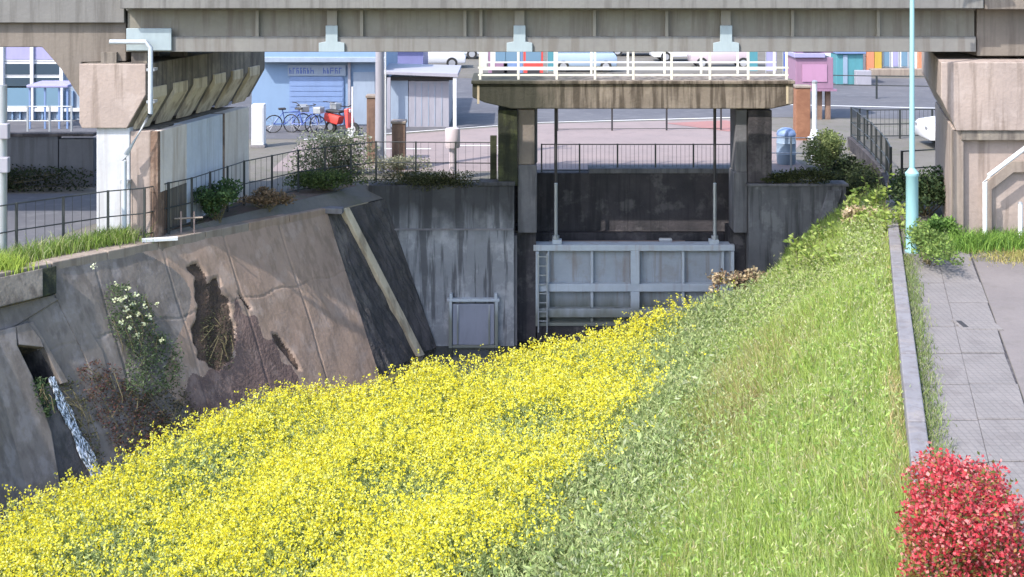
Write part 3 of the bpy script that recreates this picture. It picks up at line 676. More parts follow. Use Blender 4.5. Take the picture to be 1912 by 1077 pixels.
MB().prism_y(prof, 36.2, 38.3).build('slab', M['beam'], bs, .03)
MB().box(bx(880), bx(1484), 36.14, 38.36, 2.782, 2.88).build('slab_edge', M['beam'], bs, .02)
for u in (893, 1470): MB().box(bx(u)-.03, bx(u)+.03, 36.188, 36.199, 2.25, 2.75).build('end_strip', M['rib'], bs)
# railing on the slab
rl = thing('bridge_railing', 'cream painted steel railing standing on the gate bridge slab', 'railing', (3.3, 36.5, 2.88))
for yy in (36.45, 38.15):
    for i in range(9):
        x = bx(896) + (bx(1472)-bx(896))*i/8
        MB().box(x-.03, x+.03, yy-.03, yy+.03, 2.88, 3.93).build('post', M['cream_rail'], rl)
    for z in (2.98, 3.18, 3.93): MB().box(bx(892), bx(1476), yy-.02, yy+.02, z, z+.045).build('rail', M['cream_rail'] if yy < 37 else M['white'], rl)
    for i in range(2): 
        x = bx(900) + .22*i; MB().box(x, x+.12, yy-.015, yy+.015, 3.23, 3.92).build('plate', M['white'], rl)

# ================================================================ VIADUCT
vd = thing('viaduct', 'grey elevated viaduct span with steel plate girder crossing the whole view', 'viaduct', (1, 32, 4.1))
def vx(u): return (u-956)/2500*30.2
XL, XR = vx(236), vx(1822)
for k, yy in enumerate((30.2, 31.4, 32.6, 33.55)):
    MB().box(XL, XR, yy+.10, yy+.16, 4.47, 5.06).build('girder_web', M['girder'], vd)
    MB().box(XL, XR, yy-.02, yy+.34, 4.125, 4.47).build('lower_flange', M['girder_low'], vd, .012)
    MB().box(XL, XR, yy-.0, yy+.34, 5.06, 5.12).build('upper_flange', M['girder_low'], vd)
for u in (675, 868, 898, 1110, 1245, 1480, 1640, 480):
    x = vx(u); MB().box(x-.035, x+.035, 30.2, 30.3, 4.472, 5.058).build('stiffener', M['stiff'], vd)
for u in (620, 970, 1355):
    x = vx(u); sg_ = M['bracket']
    MB().prism_y([(x-.29, 4.13), (x+.29, 4.13), (x+.29, 4.33), (x+.135, 4.36), (x+.135, 4.72), (x-.135, 4.72), (x-.135, 4.36), (x-.29, 4.33)], 30.12, 30.182).build('splice_plate', sg_, vd, .008)
    MB().box(x-.11, x+.11, 30.185, 30.299, 4.72, 5.058).build('wide_stiffener', M['stiff'], vd)
MB().box(vx(238), vx(322), 30.10, 30.176, 4.16, 4.66).build('end_plate', M['bracket'], vd, .01)
MB().box(XL-.02, XR+.02, 29.75, 33.95, 5.123, 5.42).build('deck_slab', M['girder_top'], vd, .015)
MB().box(XL-.02, XR+.02, 29.75, 29.95, 5.422, 5.75).build('deck_parapet', M['girder_top'], vd, .015)
ls = thing('side_span', 'brown concrete viaduct span with a haunched end at the left edge', 'viaduct span', (-15, 32, 4.2))
pr = [(-26, 5.42), (-26, 4.22), (vx(74), 4.22), (vx(110), 3.72), (-9.76, 3.0), (-9.76, 3.87), (XL-.05, 3.9), (XL-.05, 5.42)]
MB().prism_y(pr, 30.35, 33.85).build('haunched_beam', M['brown_girder'], ls, .02)
MB().box(-26, XL-.05, 30.2, 33.9, 4.78, 5.43).build('edge_beam', M['girder_top'], ls, .015)
rs = thing('side_span', 'brown viaduct span resting on the right pier at the right edge', 'viaduct span', (15, 32, 4.2))
MB().box(XR+.06, 30, 30.3, 33.85, 4.02, 5.1).build('edge_beam', M['brown_girder'], rs, .02); MB().box(XR+.06, 30, 29.8, 33.95, 5.102, 5.42).build('deck_slab', M['brown_girder'], rs, .015)

def ring(poly, y): return [(x + .24*(y-30), y, z) for x, z in poly]
def pier(x0, x1, lab, left):
    t = thing('viaduct_pier', lab, 'pier', ((x0+x1)/2, 30, 0), 'piers carrying the viaduct')
    ch = x1 - .42
    cap = [(x0, 3.87), (x1, 3.87), (x1, 3.18), (ch, 2.43), (x0+.06, 2.43), (x0, 2.55)]
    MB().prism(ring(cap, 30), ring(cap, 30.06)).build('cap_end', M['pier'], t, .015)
    MB().prism(ring(cap, 30.061), ring(cap, 36.3)).build('cap_beam', M['pier_side'], t, .015)  # cap flank in a darker mix, its shade put into the colour
    for i in range(6):       # pale brackets shaped in place of sunlit strips under the cap
        ya = 30.25 + i*1.0; rb = [(ch-.02, 2.36), (ch+.06, 2.36), (x1+.05, 3.08), (x1+.05, 3.32), (x1-.1, 3.32)]
        MB().prism(ring(rb, ya), ring(rb, ya+.62)).build('bracket', M['rib'], t, .015)
    for xx in ((x0+.35), (x1-.45)):
        for yy in (30.25, 32, 34): MB().box(xx+.24*(yy-30), xx+.35+.24*(yy-30), yy, yy+.35, 3.871, 4.11).build('bearing', M['pier_side'], t)
    return t, ch
pt, ch = pier(-9.70, -8.21, 'left viaduct pier with pinkish cap end, white column face and drain pipe', True)
colp = [(-9.37, -.1), (-8.62, -.1), (-8.62, 2.428), (-9.37, 2.428)]
MB().prism(ring(colp, 30.1), ring(colp, 30.5)).build('white_face', M['pier_white'], pt, .02)
colp = [(-8.615, -.1), (-8.16, -.1), (-8.16, 2.35), (-8.615, 2.35)]
MB().prism(ring(colp, 30.12), ring(colp, 30.5)).build('pink_face', M['pier'], pt, .02)
for x0, y0, y1, z0, z1, mt, nm in ((-8.155, 30.1, 30.55, -.1, .95, 'pier_rust', 'rusty_foot'), (-8.155, 30.1, 30.22, .952, 2.34, 'pier_rust', 'rusty_edge'), (-8.155, 30.222, 31.45, .952, 2.34, 'panel_pale', 'column_side'),
                               (-8.155, 30.552, 31.45, -.1, .95, 'pier_side', 'column_foot'), (-8.3, 31.452, 32.5, -.1, 2.34, 'panel_blue', 'side_panel'), (-8.3, 32.51, 33.3, -.1, 2.34, 'panel_blue', 'side_panel'), (-8.3, 33.302, 33.42, -.1, 2.34, 'pier_rust', 'rusty_joint'), (-8.3, 33.422, 34.8, -.1, 2.34, 'panel_pale', 'column_side')):
    cp = [(x0, z0), (-7.985, z0), (-7.985, z1), (x0, z1)]
    MB().prism(ring(cp, y0), ring(cp, y1)).build(nm, M[mt], pt, .012)
cp = [(-9.3, -.1), (-8.31, -.1), (-8.31, 2.33), (-9.3, 2.33)]
MB().prism(ring(cp, 30.51), ring(cp, 34.8)).build('column_core', M['pier_side'], pt)
pp = [at(u, v, Y=29.85) for u, v in ((205, 78), (272, 78), (281, 88), (281, 212), (236, 288), (232, 300), (232, 425))]
MB().tube(pp, .055, 10).build('drain_pipe', M['pipe'], pt, 0, True)
for v in (130, 190, 340): q = at(281 if v < 230 else 232, v, Y=29.86); MB().box(q.x-.09, q.x+.09, q.y-.02, 30.12, q.z-.03, q.z+.03).build('pipe_clamp', M['galv'], pt)
# right pier
rp = thing('viaduct_pier', 'right viaduct pier with wide stained cap, recessed column panel and white drain pipe', 'pier', (10.6, 29.6, 0), 'piers carrying the viaduct')
def ringr(poly, y): return [(x + .24*(y-29.5), y, z) for x, z in poly]
xr0 = (1757-956)/2500*29.5
cap = [(xr0, 3.95), (xr0+2.7, 3.95), (xr0+2.7, 2.44), (xr0+.34, 2.44), (xr0, 3.15)]
MB().prism(ringr(cap, 29.5), ringr(cap, 36)).build('cap_beam', M['pier'], rp, .02)
cc = [(9.74, -.1), (9.74, 2.44), (xr0+2.5, 2.44), (xr0+2.5, -.1)]
MB().prism(ringr(cc, 29.75), ringr(cc, 35)).build('column', M['pier'], rp, .02)
MB().box(9.92, xr0+2.7, 29.55, 29.74, 2.22, 2.438).build('ledge', M['pier_side'], rp, .015)
MB().box(9.75, 9.98, 29.58, 29.745, -.05, 2.436).build('corner_strip', M['tan'], rp, .012)
MB().prism_y([(10.45, -.05), (10.45, 1.25), (11.05, 1.75), (11.9, 1.75), (11.9, -.05), (11.75, -.05), (11.75, 1.5), (11.1, 1.5), (10.62, 1.12), (10.62, -.05)], 29.62, 29.746).build('column_frame', M['tan'], rp, .01)
pp = [at(u, v, Y=29.3) for u, v in ((1990, 215), (1912, 278), (1846, 328), (1839, 340), (1839, 445))]
MB().tube(pp, .05, 10).build('drain_pipe', M['white'], rp, 0, True)
wp = thing('marker_post', 'short white post standing against the right viaduct pier', 'post', tuple(at(1902, 452, Z=0)))
q = at(1902, 452, Z=0); MB().tube([q + Vector((0,-.1,-.05)), q + Vector((0,-.1,.86))], .05, 10).build('shaft', M['white'], wp, 0, True); MB().lathe(q + Vector((0,-.1,.86)), [(.055,0),(.05,.03),(.02,.05)], 10).build('cap', M['galv'], wp)

# ================================================================ FENCES
def fence(name, lab, pts, h, step, mat, rails=(1.0, .52, .12), r=.028, rr=.018, wire=None):
    pts = [Vector((p[0], p[1], p[2] if len(p) > 2 else 0)) for p in pts]
    t = thing(name, lab, 'fence', tuple(pts[0]))
    for a, b in zip(pts[:-1], pts[1:]):
        n = max(1, round((b-a).length/step))
        for i in range(n + (1 if b is pts[-1] else 0)):
            p = a.lerp(b, i/n); MB().box(p.x-r, p.x+r, p.y-r, p.y+r, p.z-.1, p.z+h).build('post', mat, t)
        for f in rails:
            MB().tube([a + Vector((0,.0,h*f-.02)), b + Vector((0,0,h*f-.02))], rr, 4).build('rail', mat, t)
        if wire:
            w_ = MB(); L_ = (b-a).length; nn = int(L_/wire)
            for i in range(nn): p = a.lerp(b, i/nn); w_.box(p.x-.004, p.x+.004, p.y-.004, p.y+.004, p.z+.1, p.z+h-.03)
            o = w_.build('wire_mesh', mat, t); o['kind'] = 'stuff'
    return t
fence('bank_fence', 'black pipe fence running along the top of the left bank', [(-11.6, 26.6), (-10.4, 28.1), (-8.9, 29.5), (-8.2, 29.88), (-7.45, 31.15), (-6.72, 33.6), (-5.65, 35.4), (-3.75, 36.95), (-.45, 36.8)], 1.13, .95, M['fence'], (1.0, .5, .08), .024, .014, wire=.2)
fence('head_wall_fence', 'low black fence on the wall behind the sluice gate', [(.85, 38.45, .02), (6.3, 38.45, .02)], .82, 1.1, M['fence'], (1.0, .1), .022, .015, wire=.12)
fence('forecourt_fence', 'thin black fence at the far side of the pink forecourt', [(1.6, 47.2), (7.4, 47.4)], .85, 1.9, M['steel_dark'], (1.0, .1), .03, .012)
fence('corner_fence', 'black fence on the curved parapet wall beside the white car', [(10.1, 35.7, .16), (10.36, 37.05, .2), (10.68, 39.8, .28), (10.9, 43, .35), (12.0, 45.2, 0), (16.5, 45.6, 0)], 1.0, 1.1, M['fence'], wire=.15)
fence('pier_fence', 'dark fence behind the street lamp under the viaduct', [(10.6, 36.4), (12.8, 37.2), (14.2, 37.4)], .95, 1.2, M['fence'], (1, .5))
fence('bank_top_fence', 'grey galvanised fence on the bank behind the blue barrel', [(7.3, 39.4), (9.1, 39.3)], .9, .9, M['galv'], (1, .5), .025, .016)
fence('road_barrier', 'black barrier rail along the far road on the right', [(12.6, 57.6), (18.5, 56.6)], 1.0, 2.4, M['fence'], (1.0, .6), .035, .02)
fence('yard_fence', 'grey fence in front of the windowed building on the left', [(-22, 46.2), (-15.2, 46.2)], 1.0, .8, M['galv'], (1.0, .5, .1), .03, .02)
gp = thing('fence_end_post', 'thick dark post with a thin white pole beside the left gate pillar', 'post', (-.5, 36.75, 0))
MB().box(-.60, -.42, 36.72, 36.9, -.05, 1.3).build('post', M['mossy'], gp, .01); MB().tube([(-.37, 36.75, .0), (-.37, 36.75, 1.62)], .025, 6).build('pole', M['white'], gp)

# ================================================================ STREET LAMP, POSTS AND OTHER SMALL STRUCTURES
lp = at(1703, 472, Z=0)
lt = thing('street_lamp', 'tall sea green street lamp post with a thicker base beside the path', 'street lamp', tuple(lp))
MB().lathe(lp, [(.15,0),(.15,.05),(.125,.06),(.13,.5),(.128,1.62),(.145,1.64),(.145,1.70),(.09,1.76),(.062,1.80)], 16).build('base', M['lamp'], lt, 0, True)
MB().tube([lp + Vector((0,0,1.78)), lp + Vector((0,0,4.5)), lp + Vector((0,0,7.2))], .058, 12, .042).build('pole', M['lamp'], lt, 0, True)
MB().tube([lp + Vector((0,0,7.1)), lp + Vector((.15,0,7.5)), lp + Vector((.7,0,7.65))], .035, 8).build('arm', M['lamp'], lt, 0, True)
MB().hexa([lp+Vector((.5,-.12,7.58)), lp+Vector((1.15,-.1,7.62)), lp+Vector((1.15,.1,7.62)), lp+Vector((.5,.12,7.58))], [lp+Vector((.5,-.1,7.74)), lp+Vector((1.1,-.06,7.7)), lp+Vector((1.1,.06,7.7)), lp+Vector((.5,.1,7.74))]).build('lamp_head', M['galv'], lt, .02)
MB().box(lp.x-.05, lp.x+.05, lp.y-.135, lp.y-.12, .25, .6).build('service_door', M['lamp'], lt)

up = thing('utility_pole', 'grey utility pole behind the fence left of the brown posts', 'utility pole', tuple(at(709, 322, Z=0)))
q = at(709, 322, Z=0); MB().tube([q + Vector((0,0,-.2)), q + Vector((0,0,8.5))], .14, 14, .10).build('pole', M['cladding'], up, 0, True)
MB().tube([q + Vector((.17,-.05,0)), q + Vector((.17,-.05,4.5))], .025, 6).build('cable_guard', M['white'], up); MB().box(q.x-.75, q.x+.75, q.y-.05, q.y+.05, 7.6, 7.7).build('cross_arm', M['galv'], up)
def gatepost(u0, u1, v0, v1, lab, mt):
    a = at((u0+u1)/2, v1, Z=0); wd = (u1-u0)/2500*a.y; h = CH - (v0+100)/2500*a.y
    t = thing('gate_post', lab, 'gate post', tuple(a), 'square posts along the road')
    MB().box(a.x-wd*.48, a.x+wd*.48, a.y, a.y+wd, -.05, h-.08).build('shaft', M[mt], t, .02)
    MB().box(a.x-wd*.55, a.x+wd*.55, a.y-.03, a.y+wd+.03, h-.078, h).build('cap', M['tan'], t, .015)
    return t
gatepost(684, 712, 178, 306, 'tall brown square gate post beside the grey utility pole', 'brown_post')
gatepost(731, 757, 226, 318, 'short brown square gate post right of the taller one', 'brown_post')
gatepost(1486, 1514, 160, 262, 'orange brown square gate post under the pink hut', 'orange_post')
bp_ = at(845, 334, Z=0); bo = thing('bollard_post', 'pale pink post with a thicker top behind the fence', 'bollard', tuple(bp_))
MB().lathe(bp_, [(.12,0),(.12,.04),(.095,.06),(.095,.86),(.2,.88),(.21,.93),(.21,1.38),(.19,1.42),(.05,1.44)], 16).build('shaft', paint('pale pink plastic', (.42,.36,.38), .5), bo, 0, True)
bl = at(1468, 306, Z=0); bt = thing('barrel', 'light blue plastic barrel with a domed lid right of the gate pillar', 'barrel', tuple(bl))
MB().lathe(bl, [(.25,0),(.28,.06),(.29,.3),(.30,.32),(.29,.34),(.29,.62),(.30,.64),(.29,.66),(.28,.86)], 18).build('drum', M['hull'], bt, 0, True)
MB().lathe(bl, [(.29,.862),(.295,.90),(.25,1.0),(.15,1.07),(.03,1.09)], 18).build('lid', M['blue_shutter'], bt, 0, True)
vp = at(1521, 300, Z=0); vt = thing('vent_pipe', 'white standpipe with a flanged wider foot beside the barrel', 'standpipe', tuple(vp))
MB().lathe(vp, [(.2,0),(.2,.06),(.12,.08),(.11,.62),(.21,.64),(.21,.72),(.15,.74),(.10,.95)], 16).build('foot', M['white'], vt, 0, True)
MB().tube([vp + Vector((0,0,.94)), vp + Vector((0,0,2.35))], .075, 12).build('pipe', M['white'], vt, 0, True)
MB().lathe(vp + Vector((0,0,2.352)), [(.085,0),(.085,.06),(.03,.09)], 12).build('cap', M['galv'], vt, 0, True)

wc = at(481, 276, Z=0); wt_ = thing('white_cabinet', 'tall white roadside cabinet just right of the left viaduct pier', 'cabinet', tuple(wc))
MB().box(wc.x-.2, wc.x+.2, wc.y, wc.y+.4, .08, 1.4).build('cabinet_body', M['white'], wt_, .02); MB().box(wc.x-.24, wc.x+.24, wc.y-.03, wc.y+.43, 0, .079).build('plinth', M['kerb'], wt_, .01); MB().box(wc.x-.16, wc.x+.16, wc.y-.012, wc.y-.001, .2, 1.3).build('door', M['white'], wt_, .004)
# ---- buildings and vehicles beyond the viaduct
def sx_(u, Y): return (u-956)/2500*Y
def sz_(v, Y): return CH - (v+100)/2500*Y
# windowed building at far left
Y = 50.0; wb = thing('windowed_building', 'pale building with white framed windows behind the left pier', 'building', (-19, Y, 0))
MB().box(-30, sx_(150, Y), Y+.15, Y+8, 0, 7).build('wall', M['cladding_blue'], wb)
for c0, c1 in ((-60, 0), (8, 58), (62, 112)):
    for r0, r1, mt in ((86, 112, 'lavender'), (118, 140, 'glass'), (144, 162, 'glass'), (163, 200, 'glass_blue')):
        x0, x1, z0, z1 = sx_(c0, Y), sx_(c1, Y), sz_(r1, Y), sz_(r0, Y)
        wn = MB().box(x0-.04, x1+.04, Y+.04, Y+.149, z0-.05, z1+.05).build('window', M['white'], wb)
        MB().box(x0+.03, x1-.03, Y+.02, Y+.045, z0+.02, z1-.02).build('pane', M[mt], wn)
for u in (4, 60, 115): MB().box(sx_(u, Y)-.06, sx_(u, Y)+.06, Y-.06, Y+.14, 0, sz_(80, Y)).build('pilaster', M['white'], wb)
for u in range(-20, 150, 14): MB().box(sx_(u, Y)-.03, sx_(u, Y)+.03, Y+.05, Y+.148, .05, 1.1).build('batten', M['blue_wall'], wb)
MB().box(-30, sx_(150, Y), Y-.02, Y+.148, sz_(208, Y), sz_(202, Y)).build('sill_band', M['white'], wb)
cp_ = thing('cycle_shelter', 'small lavender roofed cycle shelter in front of the windowed building', 'shelter', tuple(at(105, 236, Y=48.5)))
MB().box(sx_(66, 48.5), sx_(142, 48.5), 47.6, 49.2, 1.48, 1.58).build('roof', M['lavender'], cp_, .02)
for u in (70, 98, 124, 139): MB().box(sx_(u, 48.5)-.03, sx_(u, 48.5)+.03, 47.7, 47.76, 0, 1.48).build('post', M['blue_shutter'], cp_)
yw = thing('yard_wall', 'slate grey yard wall left of the left viaduct pier', 'wall', (-16, 37.5, 0))
for x0, x1 in ((-24, sx_(110, 36.2)-.02), (sx_(110, 36.2), sx_(175, 36.2))): MB().box(x0, x1, 36.2, 36.5, 0, 1.36 if x0 < -20 else 1.3).build('wall_panel', M['dark_wall'], yw, .02)
MB().box(-24, sx_(175, 36.2), 36.16, 36.54, 1.365, 1.45).build('coping', M['black_wall'], yw, .01)
shrub('hedge', 'dark green clipped hedge at the foot of the slate grey yard wall', 'hedge', (-14.6, 35.6, 0), (6.6, .8, .62), [(.02,.03,.015), (.03,.045,.02), (.05,.05,.03)], 5200, .09, clumps=46, box=True)
jp = thing('service_pole', 'grey service pole with boxes at the left edge of the view', 'pole', tuple(at(5, 480, Z=0)))
q = at(5, 480, Z=0); MB().tube([q, q + Vector((0,0,3.6))], .09, 10).build('pole', M['galv'], jp, 0, True)
for z in (2.5, 1.8): MB().box(q.x-.02, q.x+.2, q.y-.25, q.y-.09, z, z+.32).build('meter_box', M['cladding'], jp, .02)
# blue sheet building
Y = 48.6; bb = thing('blue_workshop', 'light blue workshop with a roller shutter and a lettered sign band', 'building', (-6.7, Y, 0))
MB().box(sx_(470, Y), sx_(716, Y), Y, Y+6, 0, 4.6).build('wall', M['blue_wall'], bb)
sh = MB().box(sx_(541, Y), sx_(642, Y), Y-.06, Y-.002, .02, sz_(146, Y)).build('roller_shutter', M['blue_shutter'], bb)
for i in range(9): MB().box(sx_(541, Y)+.03, sx_(642, Y)-.03, Y-.075, Y-.061, .12+.19*i, .27+.19*i).build('slat', M['blue_shutter'], sh)
sn = MB().box(sx_(538, Y), sx_(646, Y), Y-.08, Y-.003, sz_(141, Y), sz_(121, Y)).build('sign_board', M['cladding_blue'], bb)
lt_ = MB(); x = sx_(541, Y)
while x < sx_(641, Y):
    w_ = random.uniform(.06, .13)
    if abs(x - sx_(594, Y)) > .1:
        z0, z1 = sz_(137, Y), sz_(126, Y); k = random.random()
        lt_.box(x, x+.025, Y-.088, Y-.081, z0, z1)
        if k < .7: lt_.box(x+.026, x+w_, Y-.088, Y-.081, z1-.03, z1)
        if k > .25: lt_.box(x+.026, x+w_, Y-.088, Y-.081, (z0+z1)/2-.015, (z0+z1)/2+.015)
        if k > .5: lt_.box(x+w_-.024, x+w_, Y-.0885, Y-.0815, z0, (z0+z1)/2-.016)
    x += w_ + .05
lt_.build('sign_lettering', M['blue_deep'], sn)
MB().box(sx_(486, Y), sx_(720, Y), Y-.5, Y-.004, 2.35, 2.5).build('eave', M['cladding_blue'], bb)
MB().box(sx_(650, Y), sx_(655, Y), Y-.1, Y-.003, .0, 2.3).build('downpipe', M['cladding'], bb)
MB().box(sx_(660, Y), sx_(700, Y), Y-.05, Y-.003, .05, 1.95).build('side_door', M['cladding_blue'], bb)
wpn = thing('white_pole', 'thin white pole standing in front of the blue workshop', 'pole', tuple(at(658, 258, Z=0)))
q = at(658, 258, Z=0); MB().tube([q, q + Vector((0,0,1.75))], .03, 8).build('pole', M['white'], wpn); MB().box(q.x-.16, q.x-.02, q.y-.02, q.y, .0, .35).build('panel', M['white'], wpn)
# shed
Y = 48.2; sd = thing('storage_shed', 'lilac grey storage shed with a sloping white edged roof', 'shed', (-3.2, Y, 0))
MB().box(sx_(722, Y), sx_(762, Y), Y, Y+2.6, 0, 1.68).build('wall_panel', M['cladding_blue'], sd); MB().box(sx_(763, Y), sx_(838, Y), Y+.01, Y+2.6, 0, 1.66).build('wall_panel', M['cladding'], sd)
for u in (775, 787, 800, 812, 825): MB().box(sx_(u, Y)-.012, sx_(u, Y)+.012, Y-.006, Y+.009, .05, 1.6).build('seam', M['cladding_blue'], sd)
MB().hexa([(sx_(714, Y), Y-.5, 1.95), (sx_(856, Y), Y-.5, 1.84), (sx_(856, Y), Y+2.8, 1.84), (sx_(714, Y), Y+2.8, 1.95)], [(sx_(714, Y), Y-.5, 2.05), (sx_(856, Y), Y-.5, 1.98), (sx_(856, Y), Y+2.8, 1.98), (sx_(714, Y), Y+2.8, 2.05)]).build('roof', M['cladding'], sd, .01)
MB().box(sx_(716, Y), sx_(850, Y), Y-.1, Y-.002, 1.70, 1.82).build('dark_fascia', M['steel_dark'], sd)
for u in (850, 728): MB().box(sx_(u, Y)-.06, sx_(u, Y)+.06, Y-.46, Y-.34, 0, 1.83).build('post', M['white'] if u > 800 else M['cladding'], sd)
# pink hut on the right
Y = 50.0; pk = thing('pink_hut', 'pink sheet metal hut raised on posts behind the gate bridge slab', 'hut', (sx_(1522, Y), Y, 0))
MB().box(sx_(1486, Y), sx_(1556, Y), Y, Y+1.6, 1.18, 2.35).build('hut_body', M['pink'], pk, .02)
MB().box(sx_(1482, Y), sx_(1540, Y), Y-.1, Y+1.7, 2.352, 2.52).build('hut_roof', M['lavender'], pk, .02)
MB().box(sx_(1498, Y), sx_(1544, Y), Y-.03, Y-.002, 1.45, 2.1).build('hut_panel', paint('rose panel', (.33,.18,.28), .5), pk)
MB().box(sx_(1480, Y), sx_(1562, Y), Y-.05, Y+1.65, 1.1, 1.178).build('hut_floor', M['pink'], pk)
for u in (1500, 1534, 1550): MB().box(sx_(u, Y)-.09, sx_(u, Y)+.09, Y+.3, Y+.48, 0, 1.098).build('leg', M['brown_post'], pk)
MB().box(sx_(1500, Y), sx_(1532, Y), Y+.02, Y+.06, 2.56, 2.95).build('hut_window', M['glass'], pk)
MB().box(sx_(1486, Y), sx_(1556, Y), Y+.07, Y+1.5, 2.522, 3.4).build('upper_body', M['pink'], pk, .02)
# blue stall and the orange shop beyond
Y = 63.0; sl_ = thing('blue_stall', 'blue vending stall with a pale counter beside the far road', 'stall', (sx_(1590, Y), Y, 0))
MB().box(sx_(1562, Y), sx_(1612, Y), Y, Y+1.2, 0, 1.45).build('cabinet', M['teal'], sl_, .03); MB().box(sx_(1560, Y), sx_(1616, Y), Y-.15, Y+1.3, 1.452, 1.95).build('canopy', M['blue_shutter'], sl_, .03)
MB().box(sx_(1574, Y), sx_(1582, Y), Y-.05, Y-.001, .05, 1.4).build('pale_stripe', M['hull'], sl_); MB().box(sx_(1594, Y), sx_(1622, Y), Y-.5, Y-.06, 0, .7).build('counter', M['cladding'], sl_, .02)  # stripe is paler than the cabinet
Y = 68.0; osx = thing('corner_shop', 'white fronted shop with coral orange pillars at upper right', 'shop', (sx_(1680, Y), Y, 0))
MB().box(sx_(1560, Y), sx_(1800, Y), Y+.3, Y+7, 0, 5).build('wall', M['white'], osx)
for u, mt in ((1626, 'coral'), (1640, 'yellow'), (1722, 'coral'), (1604, 'brown_post')): MB().box(sx_(u, Y)-.18, sx_(u, Y)+.18, Y, Y+.299, 0, 3).build('pillar', M[mt], osx, .02)
for u0, u1, mt in ((1650, 1664, 'glass_blue'), (1667, 1680, 'lavender'), (1683, 1698, 'glass_blue'), (1560, 1600, 'blue_deep'), (1735, 1800, 'glass')):
    wn = MB().box(sx_(u0, Y), sx_(u1, Y), Y+.2, Y+.298, .35, 2.6).build('window', M['white'], osx); MB().box(sx_(u0, Y)+.05, sx_(u1, Y)-.05, Y+.17, Y+.199, .4, 2.5).build('pane', M[mt], wn)
MB().box(sx_(1622, Y), sx_(1730, Y), Y-.6, Y-.002, 0, .32).build('step', M['tan'], osx, .02)
# long shop row closing the view
Y = 92.0; fr = thing('shop_row', 'long low row of shop fronts far beyond the car park', 'shop row', (0, Y, 0))
for i, (x0, x1, mt, h) in enumerate(((-34, -18, 'cladding', 5), (-17.9, -6, 'violet', 4.5), (-5.9, 3, 'cladding_blue', 5.5), (3.1, 10, 'pink', 4.8), (10.1, 20, 'cladding', 5.2), (20.1, 34, 'tan', 6))):
    MB().box(x0, x1, Y, Y+8, 0, h).build('wall', M[mt], fr)
    n = int((x1-x0)/2.2)
    for k in range(n):
        xa = x0 + .3 + k*2.2; wn = MB().box(xa, xa+1.8, Y-.08, Y-.002, .3, 2.3).build('window', M['white'], fr); MB().box(xa+.1, xa+1.7, Y-.11, Y-.081, .4, 2.2).build('pane', M['glass_blue'], wn)
vs_ = thing('carport', 'violet blue sheeted carport behind the storage shed', 'carport', (sx_(752, 66), 66, 0))
Y = 66; MB().box(sx_(716, Y), sx_(790, Y), Y, Y+4, 0, 1.6).build('sheet_wall', M['violet'], vs_); MB().box(sx_(712, Y), sx_(796, Y), Y-.3, Y+4.2, 1.602, 1.75).build('roof', M['blue_shutter'], vs_)

# ---- vehicles
def car(lab, body, glassm, van=False, loc=(0,0,0), rz=0, proto=None):
    t = thing('parked_car' if not van else 'parked_van', lab, 'car' if not van else 'van', (0,0,0), 'cars parked beyond the viaduct')
    L_, H_ = (4.0, 1.5) if not van else (3.4, 1.85); w0 = .82
    if van: lo = [(-1.7,.3),(1.66,.3),(1.7,.75),(1.55,.98),(-1.7,.98)]; hi = [(-1.68,.981),(1.5,.981),(1.05,1.78),(.9,1.85),(-1.6,1.85),(-1.68,1.75)]
    else: lo = [(-2,.3),(1.95,.28),(2.0,.62),(1.85,.8),(.95,.94),(-1.85,.96),(-2,.8)]; hi = [(-1.8,.961),(1.0,.941),(.35,1.42),(.1,1.5),(-1.0,1.5),(-1.35,1.42)]
    MB().prism([(x, -w0, z) for x, z in lo], [(x, w0, z) for x, z in lo]).build('body', body, t, .06, True)
    MB().prism([(x, -w0+.08, z) for x, z in hi], [(x, w0-.08, z) for x, z in hi]).build('cabin', body, t, .05, True)
    zs = (1.05, 1.4) if not van else (1.08, 1.62); 
    for s in (-1, 1):
        for x0, x1 in (((-1.3, -.45), (-.38, .45)) if not van else ((-1.5, -.6), (-.5, .3), (.4, 1.05))):
            y = s*(w0-.07); MB().box(x0, x1, y-.012, y+.012, *zs).build('side_window', glassm, t)
        MB().box(1.86 if not van else 1.6, 1.99 if not van else 1.70, s*.55-.16, s*.55+.16, .58, .72).build('headlight', M['chrome'], t, .02)
        MB().box(-2.02 if not van else -1.72, -1.95 if not van else -1.65, s*.62-.12, s*.62+.12, .62, .82).build('tail_light', M['red'], t, .02)
        for x in ((-1.25, 1.25) if not van else (-1.1, 1.1)):
            wh = MB().wheel((x, s*(w0-.08), .3), .3, .2, 18, 'y').build('wheel', M['tire'], t); MB().wheel((x, s*(w0+.022), .3), .18, .02, 12, 'y').build('rim', M['chrome'], wh)
    if van: MB().hexa([(1.47,-.62,1.03),(1.53,-.62,1.03),(1.53,.62,1.03),(1.47,.62,1.03)], [(1.12,-.6,1.68),(1.18,-.6,1.68),(1.18,.6,1.68),(1.12,.6,1.68)]).build('windscreen', glassm, t)
    else: MB().hexa([(.9,-.66,1.0),(.98,-.66,.99),(.98,.66,.99),(.9,.66,1.0)], [(.4,-.6,1.4),(.46,-.6,1.4),(.46,.6,1.4),(.4,.6,1.4)]).build('windscreen', glassm, t)
    t.location = loc; t.rotation_euler = (0, 0, rz); return t
wpaint = paint('white car paint', (.62,.62,.64), .25, 0, .08, None, .5); bpaint = paint('pale blue car paint', (.26,.33,.42), .25, 0, .08, None, .5); ppaint = paint('pale pink car paint', (.40,.33,.36), .25, 0, .08); dpaint = paint('dark grey car paint', (.06,.06,.07), .25, 0, .08)
c0 = car('white car parked by the fence beside the right viaduct pier', wpaint, M['glass'], False, (sx_(1720, 43.5)+2.0, 43.6, 0), math.pi)
copy_tree(c0, (sx_(800, 72), 72, 0), .06, 'nearer white car parked far off left of the bridge railing')
